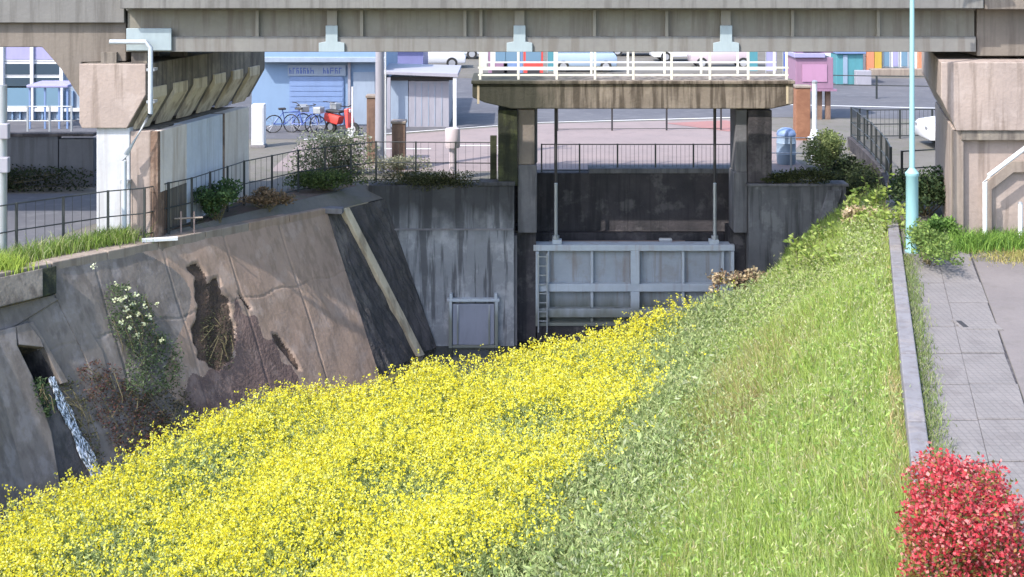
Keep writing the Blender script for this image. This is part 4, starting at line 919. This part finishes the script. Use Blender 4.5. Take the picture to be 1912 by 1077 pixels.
copy_tree(c0, (sx_(840, 77), 78, 0), .02, 'farther white car in the car park left of the bridge railing')
copy_tree(c0, (sx_(1280, 76), 76, 0), math.pi+.05, 'white car seen through the middle of the bridge railing')
v0 = car('pale blue van with wide windows seen through the bridge railing', bpaint, M['glass'], True, (sx_(1090, 70), 70, 0), 0)
car('pale pink van parked behind the right end of the bridge railing', ppaint, M['glass_blue'], True, (sx_(1345, 72), 72, 0), math.pi)
car('dark grey car parked between the white cars and the railing', dpaint, M['glass'], False, (sx_(1190, 80), 80, 0), 0)
# vending machines and banners behind the railing
for i, (u, mt, lab) in enumerate(((958, 'blue_shutter', 'blue drink vending machine behind the left end of the railing'), (996, 'red', 'red drink vending machine behind the bridge railing'), (930, 'pink', 'pink drink vending machine beside the blue one'))):
    Y = 66; x = sx_(u, Y); t = thing('vending_machine', lab, 'vending machine', (x, Y, 0), 'vending machines in a row')
    MB().box(x-.48, x+.48, Y, Y+.7, .03, 1.83).build('cabinet', M[mt], t, .02); MB().box(x-.38, x+.38, Y-.015, Y-.001, .85, 1.65).build('display', M['glass_blue'], t); MB().box(x-.3, x+.3, Y-.02, Y-.001, .25, .45).build('tray', M['steel_dark'], t)
for i, (u, mt, lab) in enumerate(((1022, 'teal', 'teal banner on a pole near the vending machines'), (1395, 'teal', 'dark teal banner on a pole near the pink van'), (1430, 'lavender', 'lavender banner on a pole left of the pink hut'), (1462, 'blue_deep', 'deep blue banner on a pole beside the pink hut'))):
    Y = 64; x = sx_(u, Y); t = thing('banner_flag', lab, 'banner', (x, Y, 0), 'banner flags by the car park')
    MB().tube([(x, Y, 0), (x, Y, 2.3)], .02, 6).build('pole', M['galv'], t); MB().box(x+.03, x+.5, Y-.01, Y+.01, .55, 2.2).build('cloth', M[mt], t)
for u, Y, wh_ in ((1010, 60, 'leftmost'), (1075, 61, 'middle'), (1142, 60, 'rightmost')):
    x = sx_(u, Y); t = thing('traffic_cone', wh_ + ' of the three orange traffic cones by the road beyond the railing', 'cone', (x, Y, 0), 'orange cones beyond the railing')
    MB().box(x-.18, x+.18, Y-.18, Y+.18, .01, .05).build('base', M['steel_dark'], t); MB().lathe((x, Y, .05), [(.14,0),(.03,.62)], 12).build('cone', M['coral'], t, 0, True)
# bicycles in front of the workshop
def bicycle(lab, frame):
    t = thing('bicycle', lab, 'bicycle', (0,0,0), 'bicycles in front of the blue workshop')
    for x in (-.52, .52):
        wb_ = MB(); wb_.tube([(x + .31*math.cos(a), 0, .32 + .31*math.sin(a)) for a in [2*math.pi*i/18 for i in range(19)]], .022, 5)
        wh = wb_.build('wheel', M['tire'], t); s_ = MB()
        for k in range(6): a = math.pi*k/6; s_.tube([(x-.29*math.cos(a), 0, .32-.29*math.sin(a)), (x+.29*math.cos(a), 0, .32+.29*math.sin(a))], .006, 3)
        s_.build('spokes', M['chrome'], wh)
    f = MB(); f.tube([(-.52,0,.32), (-.1,0,.3), (.38,0,.72), (.52,0,.32)], .022, 6); f.tube([(-.1,0,.3), (-.22,0,.82)], .02, 6); f.tube([(-.52,0,.32), (-.2,0,.7), (.38,0,.74)], .016, 6); f.build('frame', frame, t)
    MB().tube([(.36,0,.72), (.33,0,.98)], .016, 6).build('stem', M['chrome'], t); MB().tube([(.2,-.26,1.0), (.33,-.2,.99), (.35,0,.98), (.33,.2,.99), (.2,.26,1.0)], .016, 6).build('handlebar', M['steel_dark'], t)
    MB().box(-.36, -.1, -.07, .07, .82, .88).build('saddle', M['steel_dark'], t, .02); MB().box(.42, .7, -.17, .17, .72, .94).build('basket', M['galv'], t, .02)
    return t
b0 = bicycle('leftmost dark bicycle leaning in front of the blue workshop', M['blue_deep']); b0.location = (sx_(538, 47), 46.9, 0); b0.rotation_euler = (R(8), 0, R(25))
b1 = copy_tree(b0, (sx_(572, 47), 46.6, 0), R(-20), 'dark bicycle in the middle beside the white shutter post')
b2 = copy_tree(b0, (sx_(604, 47.2), 47.2, 0), R(48), 'dark bicycle nearest the red scooter')
ms = thing('motor_scooter', 'red motor scooter parked beside the thin white pole', 'scooter', (0,0,0))
for x in (-.5, .55): wh = MB().wheel((x, 0, .22), .22, .1, 16, 'y').build('wheel', M['tire'], ms); MB().wheel((x, 0, .22), .12, .12, 10, 'y').build('rim', M['chrome'], wh)
MB().prism([(-.75,-.16,.42),(-.1,-.16,.32),(0,-.16,.62),(-.7,-.16,.72)], [(-.75,.16,.42),(-.1,.16,.32),(0,.16,.62),(-.7,.16,.72)]).build('rear_body', M['red'], ms, .05, True)
MB().hexa([(-.1,-.16,.2),(.4,-.16,.2),(.4,.16,.2),(-.1,.16,.2)], [(-.1,-.16,.3),(.36,-.16,.3),(.36,.16,.3),(-.1,.16,.3)]).build('footboard', M['steel_dark'], ms)
MB().hexa([(.36,-.2,.25),(.44,-.2,.25),(.44,.2,.25),(.36,.2,.25)], [(.24,-.18,.9),(.36,-.12,.92),(.36,.12,.92),(.24,.18,.9)]).build('leg_shield', M['red'], ms, .02)
MB().box(-.68, 0, -.14, .14, .725, .82).build('seat', M['steel_dark'], ms, .04); MB().tube([(.2,-.32,1.02), (.3,0,.97), (.2,.32,1.02)], .02, 6).build('handlebar', M['steel_dark'], ms); MB().box(.37, .45, -.08, .08, .78, .9).build('headlight', M['chrome'], ms, .02)
ms.location = (sx_(640, 46.6), 46.4, 0); ms.rotation_euler = (0, 0, R(-35))

# ================================================================ VEGETATION
# --- canola: stems, leaves and many flower heads over the channel bed
def bank_ok(P, gap=.25):
    q = bank_q(P[:, 0], P[:, 1]); sA = (P[:, 0]-TL0.x)*TD.x + (P[:, 1]-TL0.y)*TD.y; return q > 2.62 + 1.75*np.clip((sA-3.2)/1.8, 0, 1) + gap + .3*np.sin(P[:, 1]*1.3) + .25*np.sin(P[:, 0]*2.1+1) + .18*rng.normal(size=len(P)) + .35*np.clip((27-P[:,1])/4,0,1)
def patchn(x, y, s, ph):                        # smooth patchiness, 0..1
    return .5 + .5*np.sin(x*s + 1.3*np.sin(y*s*.7 + ph) + ph)*np.sin(y*s*.8 + 1.1*np.sin(x*s*.6 - ph))
n = 150000
y = rng.uniform(15, 33.5, n); o = rng.uniform(3.6, 19, n); x = XC(y) - .24 - o
edge = 5.55 + .35*np.sin(y*.9) + .25*np.sin(y*2.3+1) + np.clip((22-y)*.5, 0, 2.8)
zg = bed_z(x, y)
dens = 1/(1+np.exp(-(o-edge)/.28))
dens *= np.clip(.3 + .84*np.clip(patchn(x, y, 1.15, .4)*1.9 - .12, 0, 1) - .35*np.clip((21 - y)/3, 0, 1)*np.clip((13 - o)/4, 0, 1), .06, 1)
top_h = .72 + .22*patchn(x, y, .9, 2.) + .12*rng.normal(size=n)
P0 = np.c_[x, y, zg]
fr_ = far_t(x, y) < .25
u_ = 956 + 2500*x/y; v_ = -100 + 2500*(CH - zg - .6)/y
vis = (u_ > -160) & (v_ < 1250)
ok = (rng.random(n) < dens*.58) & bank_ok(P0 + [0, 0, .5], .35) & fr_ & vis
Pf = P0[ok].copy(); Pf[:, 2] += top_h[ok]; m_ = len(Pf); print('canola heads', m_)
k = 6
Pc = np.repeat(Pf, k, 0) + rng.normal(size=(m_*k, 3))*np.array([.022, .022, .03])
cy = pal(m_*k, [(.66,.60,.04), (.70,.67,.09), (.62,.51,.02), (.64,.65,.22)], [4, 4, 1, 2.2], .12)
V, Q, T, K = cards(Pc, (.045*rng.uniform(.7, 1.3, m_*k)), .034, cy, (-.1, 1))
fo = nmesh('canola_flowers', V, Q, T, K, M_PETAL); tag(fo, 'mass of bright yellow canola flowers filling the channel bed', 'flowers', None, 'stuff')
# stems and leaves
parts = []
st_i = rng.random(m_) < .8; Ps = Pf[st_i].copy(); hs = top_h[ok][st_i]; Ps[:, 2] -= hs
parts.append(blades(Ps, hs*1.0, np.full(len(Ps), .014), np.full(len(Ps), .06), pal(len(Ps), [(.26,.33,.12), (.31,.37,.14)], None, .2)))
ok2 = bank_ok(P0 + [0,0,.3], .2) & fr_ & vis & (rng.random(n) < np.clip(1/(1+np.exp(-(o-edge+1.3)/.3)), 0, 1))
Pl = P0[ok2]; hl = rng.random(len(Pl))*.68; Pl = Pl + np.c_[rng.normal(size=(len(Pl), 2))*.05, hl]
cl = pal(len(Pl), [(.22,.29,.11), (.27,.34,.14), (.32,.39,.17), (.36,.40,.25)], [3, 4, 3, 1.2], .22)
parts.append(cards(Pl, rng.uniform(.09, .2, len(Pl)), .05, cl, (.0, .95)))
Pl2 = P0[ok2] + np.c_[rng.normal(size=(ok2.sum(), 2))*.05, .38 + rng.random(ok2.sum())*.42]
parts.append(cards(Pl2, rng.uniform(.05, .12, len(Pl2)), .022, pal(len(Pl2), [(.31,.36,.14), (.38,.42,.19), (.26,.32,.13)], None, .22), (.3, .98)))
V, Q, T, K = merge(parts); lo_ = nmesh('canola_leaves', V, Q, T, K, M_LEAF); tag(lo_, 'green stems and leaves under the yellow canola flowers', 'plants', None, 'stuff')
# --- grey green weeds between flowers and grass
n = 56000; y = rng.uniform(15, 33, n); x = XC(y) - .24 - (edge_o := 4.75 + .3*np.sin(y*.9) + np.clip((22-y)*.32, 0, 2.0) + rng.normal(size=n)*.95)
P = np.c_[x, y, bed_z(x, y)]; ok = (far_t(x, y) < .3); P = P[ok]; P[:, 2] += rng.random(len(P))*(.38 + .25*patchn(P[:, 0], P[:, 1], 1.3, 3))
V, Q, T, K = cards(P, rng.uniform(.05, .13, len(P)), .03, pal(len(P), [(.27,.35,.13), (.33,.40,.17), (.38,.43,.26), (.22,.29,.11)], None, .25), (.3, .98))
tag(nmesh('bank_weeds', V, Q, T, K, M_LEAF), 'grey green leafy weeds between the canola and the grass', 'weeds', None, 'stuff')
# --- grass on the right bank
def grass(n, ymin, ymax, h0, h1, wd, omax=6.8):
    y = rng.uniform(ymin, ymax, n); o = rng.uniform(.02, omax, n); x = XC(y) - .24 - o
    z = bed_z(x, y); pt_ = patchn(x, y, .8, 1.) ; pb = patchn(x, y, 1.9, 4.); keep = (o < 5.0 + .35*np.sin(y*.9) + np.clip((21.5-y)*.2, 0, 1.5) + .7*rng.normal(size=n)) & (far_t(x, y) * (o > 3.4) < .4)
    keep &= (-100 + 2500*(CH-z-.4)/y < 1700)
    h = (h0 + (h1-h0)*pt_)*rng.uniform(.5, 1.15, n)
    c = pal(n, [(.31,.41,.09), (.38,.47,.13), (.25,.36,.08), (.43,.49,.21)], [4, 4, 2.5, 1.5], .2)
    dry = ((np.exp(-((y-25)/3.2)**2 - ((o-2.9)/1.1)**2) > rng.random(n)*1.6)) | ((pb > .86) & (rng.random(n) < .25)) | (rng.random(n) < .035 + .25*np.exp(-o*6))
    c[dry] = pal(dry.sum(), [(.40,.33,.16), (.42,.38,.19), (.33,.30,.12)], None, .2)
    bl_ = (pt_ < .28)[:, None]*.0
    P = np.c_[x, y, z-.01][keep]
    return blades(P, h[keep], wd*rng.uniform(.6, 1.4, keep.sum()), rng.uniform(.08, .6, keep.sum()), c[keep])
def stalks(n):        # thin pale flowering grass stalks and scattered broad leaves
    y = rng.uniform(14, 33, n); o = rng.uniform(.1, 5.6, n); x = XC(y) - .24 - o; P = np.c_[x, y, bed_z(x, y)][far_t(x, y)*(o > 3.4) < .4]; m = len(P); h = rng.uniform(.35, .8, m)
    a = blades(P, h, np.full(m, .009), rng.uniform(.03, .25, m), pal(m, [(.38,.42,.18), (.34,.41,.15), (.42,.41,.22)], None, .2))
    tops = np.repeat(P + np.c_[np.zeros((m, 2)), h*.9], 3, 0) + rng.normal(size=(m*3, 3))*np.array([.03, .03, .06])
    b = cards(tops, .07, .014, pal(m*3, [(.42,.44,.22), (.38,.43,.17), (.46,.42,.26)], None, .2), (.4, .98))
    q = rng.integers(0, m, m*3); c = cards(P[q] + np.c_[rng.normal(size=(m*3, 2))*.1, rng.random(m*3)*.4], rng.uniform(.05, .13, m*3), .035, pal(m*3, [(.28,.40,.10), (.22,.34,.08), (.34,.44,.14)], None, .25), (.1, .95))
    return [a, b, c]
V, Q, T, K = merge(stalks(3800) + [grass(195000, 9.5, 24, .16, .44, .014), grass(110000, 23.5, 36.1, .22, .62, .020, 5.6)])
tag(nmesh('bank_grass', V, Q, T, K, M_GRASS), 'long yellow green grass covering the right bank below the kerb', 'grass', None, 'stuff')
# taller leafy weeds where the bank meets the gate wall
def weed(name, lab, c, h, n, cols, spread=.22, leaf=.16, group=None):
    c = Vector(c); t = thing(name, lab, 'plant', c, group); st = MB()
    Pk = []
    for i in range(n):
        a = random.uniform(0, 6.28); r = random.random()*spread; hh = h*random.uniform(.6, 1.05)
        b_ = c + Vector((math.cos(a)*r*.5, math.sin(a)*r*.5, -.05)); tp = b_ + Vector((math.cos(a)*r, math.sin(a)*r, hh)); st.tube([b_, tp], .009, 4, .004)
        for k in range(int(16 + 14*hh)): f = random.uniform(.1, 1); Pk.append(tuple(b_.lerp(tp, f)))
    st.build('stem', M_STEM, t); Pk = np.array(Pk)
    V, Q, T, K = cards(Pk, leaf*rng.uniform(.5, 1.2, len(Pk)), leaf*.42, pal(len(Pk), cols, None, .22), (-.1, .75)); nmesh('leaves', V, Q, T, K, M_LEAF, t)
    return t
yg = [(.26,.34,.07), (.33,.40,.12), (.20,.28,.07)]
bz = lambda x, y: float(bed_z(np.array([x]), np.array([y]))[0])
for i, (u, v, Y_, h, lab) in enumerate(((1592, 465, 32.2, 1.05, 'yellow green leafy weed against the dark right wing wall'), (1638, 455, 32.3, 1.25, 'tallest yellow green leafy weed beside the parapet wall'), (1560, 490, 32.3, .75, 'low leafy weed left of the tall weeds on the bank'), (1518, 512, 32.6, .7, 'low leafy weed beside the dried seed heads'), (1616, 480, 31.6, .75, 'pale leafy weed between the two tall weeds'), (1500, 500, 31.6, .65, 'leafy weed on the bank edge just above the dried seed heads'), (1545, 520, 30.6, .6, 'leafy weed in the grass below the pale straw clump'), (1662, 470, 31.0, .8, 'leafy weed leaning against the kerb wall near the street lamp'), (1580, 520, 29.8, .55, 'nearest leafy weed in the tall grass of the upper bank'))):
    X_ = (u-956)/2500*Y_; weed('leafy_weed', lab, (X_, Y_, bz(X_, Y_)), h*(1.25 if i < 2 else 1), 11 if i < 2 else 16, yg, .24 if i < 2 else .55, .16, 'leafy weeds at the top of the bank')
tw = []
for i in range(1900):
    y_ = 33.2 - abs(random.gauss(0, 2.6)); o_ = random.uniform(.15, 3.6); x_ = XC(y_) - .24 - o_; tw.append((x_, y_, bz(x_, y_), random.uniform(.35, .8)*(1 if o_ < 1.0 else .5)))
tw = np.array(tw); k = 16; P = np.repeat(tw[:, :3], k, 0) + np.c_[rng.normal(size=(len(tw)*k, 2))*.07, rng.random(len(tw)*k)*np.repeat(tw[:, 3], k)]
V, Q, T, K = cards(P, rng.uniform(.05, .12, len(P)), .032, pal(len(P), [(.28,.36,.10), (.35,.42,.15), (.40,.43,.24), (.23,.31,.09)], None, .25), (.1, .98))
tag(nmesh('tall_bank_weeds', V, Q, T, K, M_LEAF), 'soft tall weeds at the top of the bank before the right wing wall', 'weeds', None, 'stuff')
shrub('straw_clump', 'pale straw coloured dead weeds on the bank below the parapet', 'dead plants', (8.45, 32.2, bz(8.45, 32.2) + .15), (1.0, .8, .6), [(.50,.40,.28), (.58,.47,.34), (.42,.36,.2)], 1300, .12, clumps=16)
# dried seed heads
dh = thing('dried_flower_clump', 'clump of dry brown seed heads on dark stalks at the end of the channel', 'dead flowers', (6.4, 33.6, bz(6.4, 33.6)))
M_STALK = paint('dead stalk', (.06,.045,.04), .9)
for i in range(44):
    u, v = (random.uniform(1330, 1395), random.uniform(512, 548)) if i < 16 else (random.uniform(1385, 1482), random.uniform(498, 538))
    tp = at(u, v, Y=33.4 + random.random()*.5); zb = bz(tp.x, tp.y)
    MB().tube([(tp.x + random.uniform(-.08,.08), tp.y, zb-.05), tuple(tp)], .016, 4, .009).build('stalk', M_STALK, dh)
    hd = np.array(tp)[None] + rng.normal(size=(30, 3))*np.array([.075, .07, .045])
    V, Q, T, K = cards(hd, .09, .075, pal(30, [(.46,.36,.22), (.36,.26,.16), (.56,.47,.31), (.16,.11,.08)], None, .2), (-.5, .9)); nmesh('seed_head', V, Q, T, K, M_LEAF, dh)
# red azalea
nz = 19000
az = thing('azalea_bush', 'red flowering azalea bush growing over the kerb at lower right', 'bush', (4.62, 13.7, 0))
st = MB()
for i in range(26):
    a = random.uniform(0, 6.28); r = random.random(); st.tube([(4.62, 13.7, .0), (4.62 + .3*r*math.cos(a), 13.7 + .4*r*math.sin(a), .45), (4.62 + .55*r*math.cos(a), 13.7 + .8*r*math.sin(a), .85)], .014, 5, .006)
st.build('stem', M_STEM, az)
g = rng.normal(size=(nz, 3)); g = np.sign(g)*np.abs(g)/ (np.abs(g)**3.2).sum(1, keepdims=True)**(1/3.2); g *= rng.random((nz, 1))**.22
bumpy = 1 + .16*np.sin(g[:, :1]*7 + 2)*np.sin(g[:, 1:2]*8)*np.cos(g[:, 2:]*6)
P = np.array([4.64, 13.75, .5]) + g*bumpy*np.array([.56, .95, .53]) + rng.normal(size=(nz, 3))*np.where(rng.random((nz, 1)) < .16, .06, .018)
low = 1 + .22*np.clip((.5-P[:, 2:3])/.5, 0, 1); P[:, :2] = np.array([4.64, 13.75]) + (P[:, :2]-np.array([4.64, 13.75]))*low
P[:, 0] += (P[:, 1]-13.75)*.2
P[:, 2] += .12*np.exp(-((P[:, 0]-4.45)/.2)**2)*(P[:, 2] > .5) + .05*np.sin(P[:, 0]*13)*np.cos(P[:, 1]*9)
gr = rng.random(nz) < .22 + .45*np.clip((.75-P[:, 2])/.6, 0, 1)
c = pal(nz, [(.50,.055,.07), (.56,.11,.125), (.42,.04,.055), (.60,.25,.23)], [4, 4, 2, 2.5], .2)
V, Q, T, K = cards(P[~gr], rng.uniform(.03, .06, (~gr).sum()), .036, c[~gr], (-.3, .95)); nmesh('blossoms', V, Q, T, K, M_PETAL, az)
c = pal(nz, [(.16,.14,.04), (.30,.16,.06), (.10,.13,.035)], None, .2); V, Q, T, K = cards(P[gr]-[0,0,.01], rng.uniform(.04, .07, gr.sum()), .03, c[gr], (-.1, .95)); nmesh('leaves', V, Q, T, K, M_LEAF, az)
# dry grass beside the kerb, weeds on the path edge, grass round the right pier
tuft('dry_grass_strip', 'narrow strip of dry straw grass along the bank side of the kerb', 'dry grass', [(XC(t_)-.36, t_, -.28) for t_ in np.linspace(13, 21, 9)], .15, .4, [(.50,.41,.22), (.44,.37,.18), (.34,.34,.13)], 1300, .014, .06, .4)
tuft('path_edge_grass', 'thin grass growing in the gap between kerb and slabs', 'grass', [(XC(t_)+.09, t_, .0) for t_ in np.linspace(15.5, 28, 9)], .05, .2, [(.20,.27,.08), (.28,.30,.14), (.16,.2,.08)], 5200, .013, .10, .8)
tuft('pier_grass', 'bright green grass in front of the right viaduct pier', 'grass', [(9.0, 28.8, 0), (10.0, 29.0, 0), (11.0, 29.1, 0), (12.2, 29.1, 0)], .15, .5, [(.16,.28,.05), (.22,.34,.07), (.12,.22,.05)], 5200, .022, .28, .7)
tuft('yellow_ground_grass', 'short yellowish grass on the ground before the right pier', 'grass', [(10.2, 27.9, 0), (11.2, 28.1, 0), (12.4, 28.2, 0), (12.0, 27.7, 0)], .04, .14, [(.36,.33,.11), (.30,.30,.10), (.42,.34,.15)], 5200, .016, .38, 1.0)
shrub('roadside_shrub', 'green shrub growing against the kerb below the street lamp', 'shrub', (8.5, 27.4, 0), (.75, 3.2, .75), [(.13,.20,.05), (.20,.27,.07), (.10,.15,.045)], 2600, .075, clumps=18)
shrub('dark_shrub', 'dark green shrub in the shade behind the street lamp', 'shrub', (10.0, 32.4, 0), (1.9, 2.2, 1.15), [(.03,.055,.025), (.05,.08,.035), (.07,.10,.04)], 4200, .10, clumps=22)
shrub('pier_foot_shrub', 'green shrub at the foot of the right viaduct pier', 'shrub', (9.35, 29.4, 0), (.9, .9, .55), [(.10,.19,.04), (.16,.27,.06), (.20,.31,.08)], 1700, .085, clumps=14)
shrub('corner_bush', 'olive green bush between the standpipe and the curved parapet', 'bush', (9.15, 38.9, -.15), (1.3, 1.7, 1.25), [(.16,.19,.07), (.22,.25,.10), (.11,.14,.05)], 4200, .085, clumps=26)
shrub('wall_ivy', 'dark ivy spilling over the top of the right wing wall', 'ivy', (7.9, 36.45, -.05), (2.2, .6, .5), [(.05,.06,.025), (.08,.09,.035), (.035,.045,.02)], 2800, .075, clumps=26)
shrub('parapet_ivy', 'dark climbing leaves on the canal side of the parapet wall', 'ivy', (9.75, 38.0, -.75), (1.7, 4.2, 1.05), [(.04,.055,.025), (.065,.085,.035), (.03,.04,.02)], 11000, .085, clumps=90, box=True)
# left bank plants
tuft('bank_top_grass', 'bright green grass under the fence on top of the left bank', 'grass', [(-10.8, 27.1, 0), (-10.1, 27.75, 0), (-9.5, 28.65, 0), (-8.95, 29.35, 0), (-8.5, 29.75, 0)], .08, .5, [(.18,.27,.05), (.25,.33,.08), (.14,.22,.05), (.36,.38,.18)], 4200, .018, .2, .6)
tuft('corner_grass', 'yellow green grass tuft at the left edge above the head wall', 'grass', [(-10.6, 26.6, -.03), (-10.0, 26.9, -.03)], .2, .55, [(.34,.42,.08), (.27,.36,.07)], 1400, .022, .2, .5)
shrub('fence_shrub', 'dark green shrub along the fence right of the left pier', 'shrub', (-7.0, 31.9, -.05), (1.2, 1.5, .9), [(.04,.075,.03), (.06,.11,.045), (.09,.14,.05)], 2600, .09, clumps=18)
shrub('dry_shrub', 'brown withered shrub on the bank top beside the dark shrub', 'dead shrub', (-6.1, 33.3, -.05), (1.4, .9, .5), [(.20,.13,.08), (.28,.19,.11), (.12,.09,.05)], 1300, .085, clumps=16)
shrub('moss_shrub', 'low mossy green plants on the bank top before the black fence', 'ground plants', (-4.9, 35.7, -.05), (2.6, 1.0, .55), [(.07,.105,.03), (.11,.14,.045), (.05,.07,.025)], 4200, .07, clumps=24)
shrub('wall_top_moss', 'dark trailing plants along the top of the left wing wall', 'ground plants', (-2.3, 36.42, -.22), (3.1, .5, .6), [(.04,.048,.022), (.06,.066,.03), (.09,.095,.045)], 5200, .06, clumps=36)
shrub('white_flower_weed', 'tall grey green weed with tiny white flowers behind the fence', 'weed', (-5.1, 38.2, -.25), (2.5, 1.0, 1.55), [(.12,.15,.085), (.18,.21,.125), (.09,.11,.06), (.26,.27,.19)], 6200, .075, flowers=(70, .05, [(.5,.5,.42), (.44,.46,.36)]), clumps=60, box=True)
shrub('pale_weed', 'pale weeds around the brown gate posts', 'weed', (-3.2, 38.0, 0), (2.0, .8, .55), [(.25,.25,.17), (.33,.32,.24), (.18,.19,.11)], 1700, .07, clumps=22)
o = MB().hexa([(-8.15, 29.5, -.02), (-7.45, 29.85, -.05), (-7.5, 30.0, -.05), (-8.2, 29.65, -.02)], [(-8.15, 29.5, .04), (-7.45, 29.85, .01), (-7.5, 30.0, .01), (-8.2, 29.65, .04)]).build('loose_plank', M['white']); tag(o, 'pale plank lying on the crest of the left bank', 'plank')
st_ = thing('low_stand', 'small rusty tubular stand on the bank top beside the left pier', 'stand', (-7.45, 30.9, 0))
for x in (-7.6, -7.3): MB().tube([(x, 30.75, -.1), (x, 30.75, .42)], .02, 6).build('leg', M['timber'], st_)
MB().tube([(-7.75, 30.75, .25), (-7.1, 30.75, .28)], .022, 6).build('bar', M['tan'], st_)
# plants rooted on the slope
def slope_plant(name, lab, poly, n, leaf, cols, cat, thick=.22, flowers=None, weights=None):
    c = slope(sum(p[0] for p in poly)/len(poly), max(p[1] for p in poly)); t = thing(name, lab, cat, tuple(c))
    us = np.array(poly, float); lo, hi = us.min(0), us.max(0); pts_ = []
    def inp(u, v):
        r = False; j = len(poly)-1
        for i in range(len(poly)):
            (xi, yi), (xj, yj) = poly[i], poly[j]
            if (yi > v) != (yj > v) and u < (xj-xi)*(v-yi)/(yj-yi)+xi: r = not r
            j = i
        return r
    while len(pts_) < n:
        u, v = random.uniform(lo[0], hi[0]), random.uniform(lo[1], hi[1])
        if inp(u, v) and random.random() < .35 + .65*(.5+.5*math.sin(u*.11)*math.sin(v*.09)): pts_.append(tuple(slope(u, v, random.random()**1.5*thick + .03)))
    P = np.array(pts_); V, Q, T, K = cards(P, leaf*rng.uniform(.6, 1.4, n), leaf*.45, pal(n, cols, weights, .25), (-.2, .95)); nmesh('foliage', V, Q, T, K, M_LEAF, t)
    s_ = MB()
    for i in range(14): a = P[random.randrange(n)]; b_ = P[random.randrange(n)]; s_.tube([tuple(a), tuple((a+b_)/2 + np.array(PN)*.05), tuple(a*.4+b_*.6)], .008, 4)
    s_.build('stem', M_STEM, t)
    if flowers:
        for u, v in flowers:
            F = np.array(slope(u, v, thick + .06))[None] + rng.normal(size=(11, 3))*.026
            V, Q, T, K = cards(F, .055, .05, pal(11, [(.62,.66,.42), (.70,.72,.52)], None, .15), (-.2, 1)); nmesh('flower_head', V, Q, T, K, M_PETAL, t)
    return t
fl1 = [(197,540),(220,548),(212,565),(205,570),(195,568),(232,560),(250,580),(272,577),(238,595),(220,598),(205,610),(258,602),(247,614),(222,622),(238,636),(280,644),(214,585),(228,575),(155,507)]
slope_plant('flowering_weed', 'green weed with pale round flower heads growing out of the left slope', [(190,535),(225,535),(275,570),(285,620),(325,650),(335,720),(280,742),(225,735),(232,660),(200,620)], 2600, .07, [(.06,.09,.04), (.09,.13,.06), (.13,.17,.09)], 'weed', .3, fl1)
slope_plant('red_creeper', 'reddish brown creeper covering the lower left slope', [(140,690),(180,672),(215,690),(232,720),(290,760),(330,790),(290,850),(215,850),(170,770)], 2200, .06, [(.12,.055,.05), (.17,.08,.065), (.09,.06,.04), (.10,.10,.05)], 'creeper', .12)
slope_plant('slope_ivy', 'dark olive creeper low on the slope under the flowering weed', [(225,740),(335,720),(372,770),(352,830),(290,850),(255,790)], 1100, .06, [(.06,.065,.03), (.09,.09,.045), (.10,.075,.05)], 'creeper', .12)
slope_plant('patch_moss', 'olive moss and weeds growing in the large broken patch of the slope', [(372,590),(412,575),(436,640),(432,690),(395,692),(372,660)], 700, .05, [(.06,.07,.04), (.085,.095,.05), (.05,.05,.035)], 'moss', .04)
slope_plant('outlet_fern', 'dark green fern hanging below the drain outlet', [(46,712),(66,712),(84,738),(92,775),(78,785),(58,768)], 380, .08, [(.04,.07,.03), (.07,.11,.05)], 'fern', .3)
slope_plant('moss_growth', 'thin moss and weeds beside the concrete strip at the bank turn', [(98,735),(128,700),(160,760),(190,850),(205,905),(190,905),(150,820)], 500, .06, [(.09,.10,.04), (.13,.13,.06), (.08,.06,.04)], 'moss', .1)
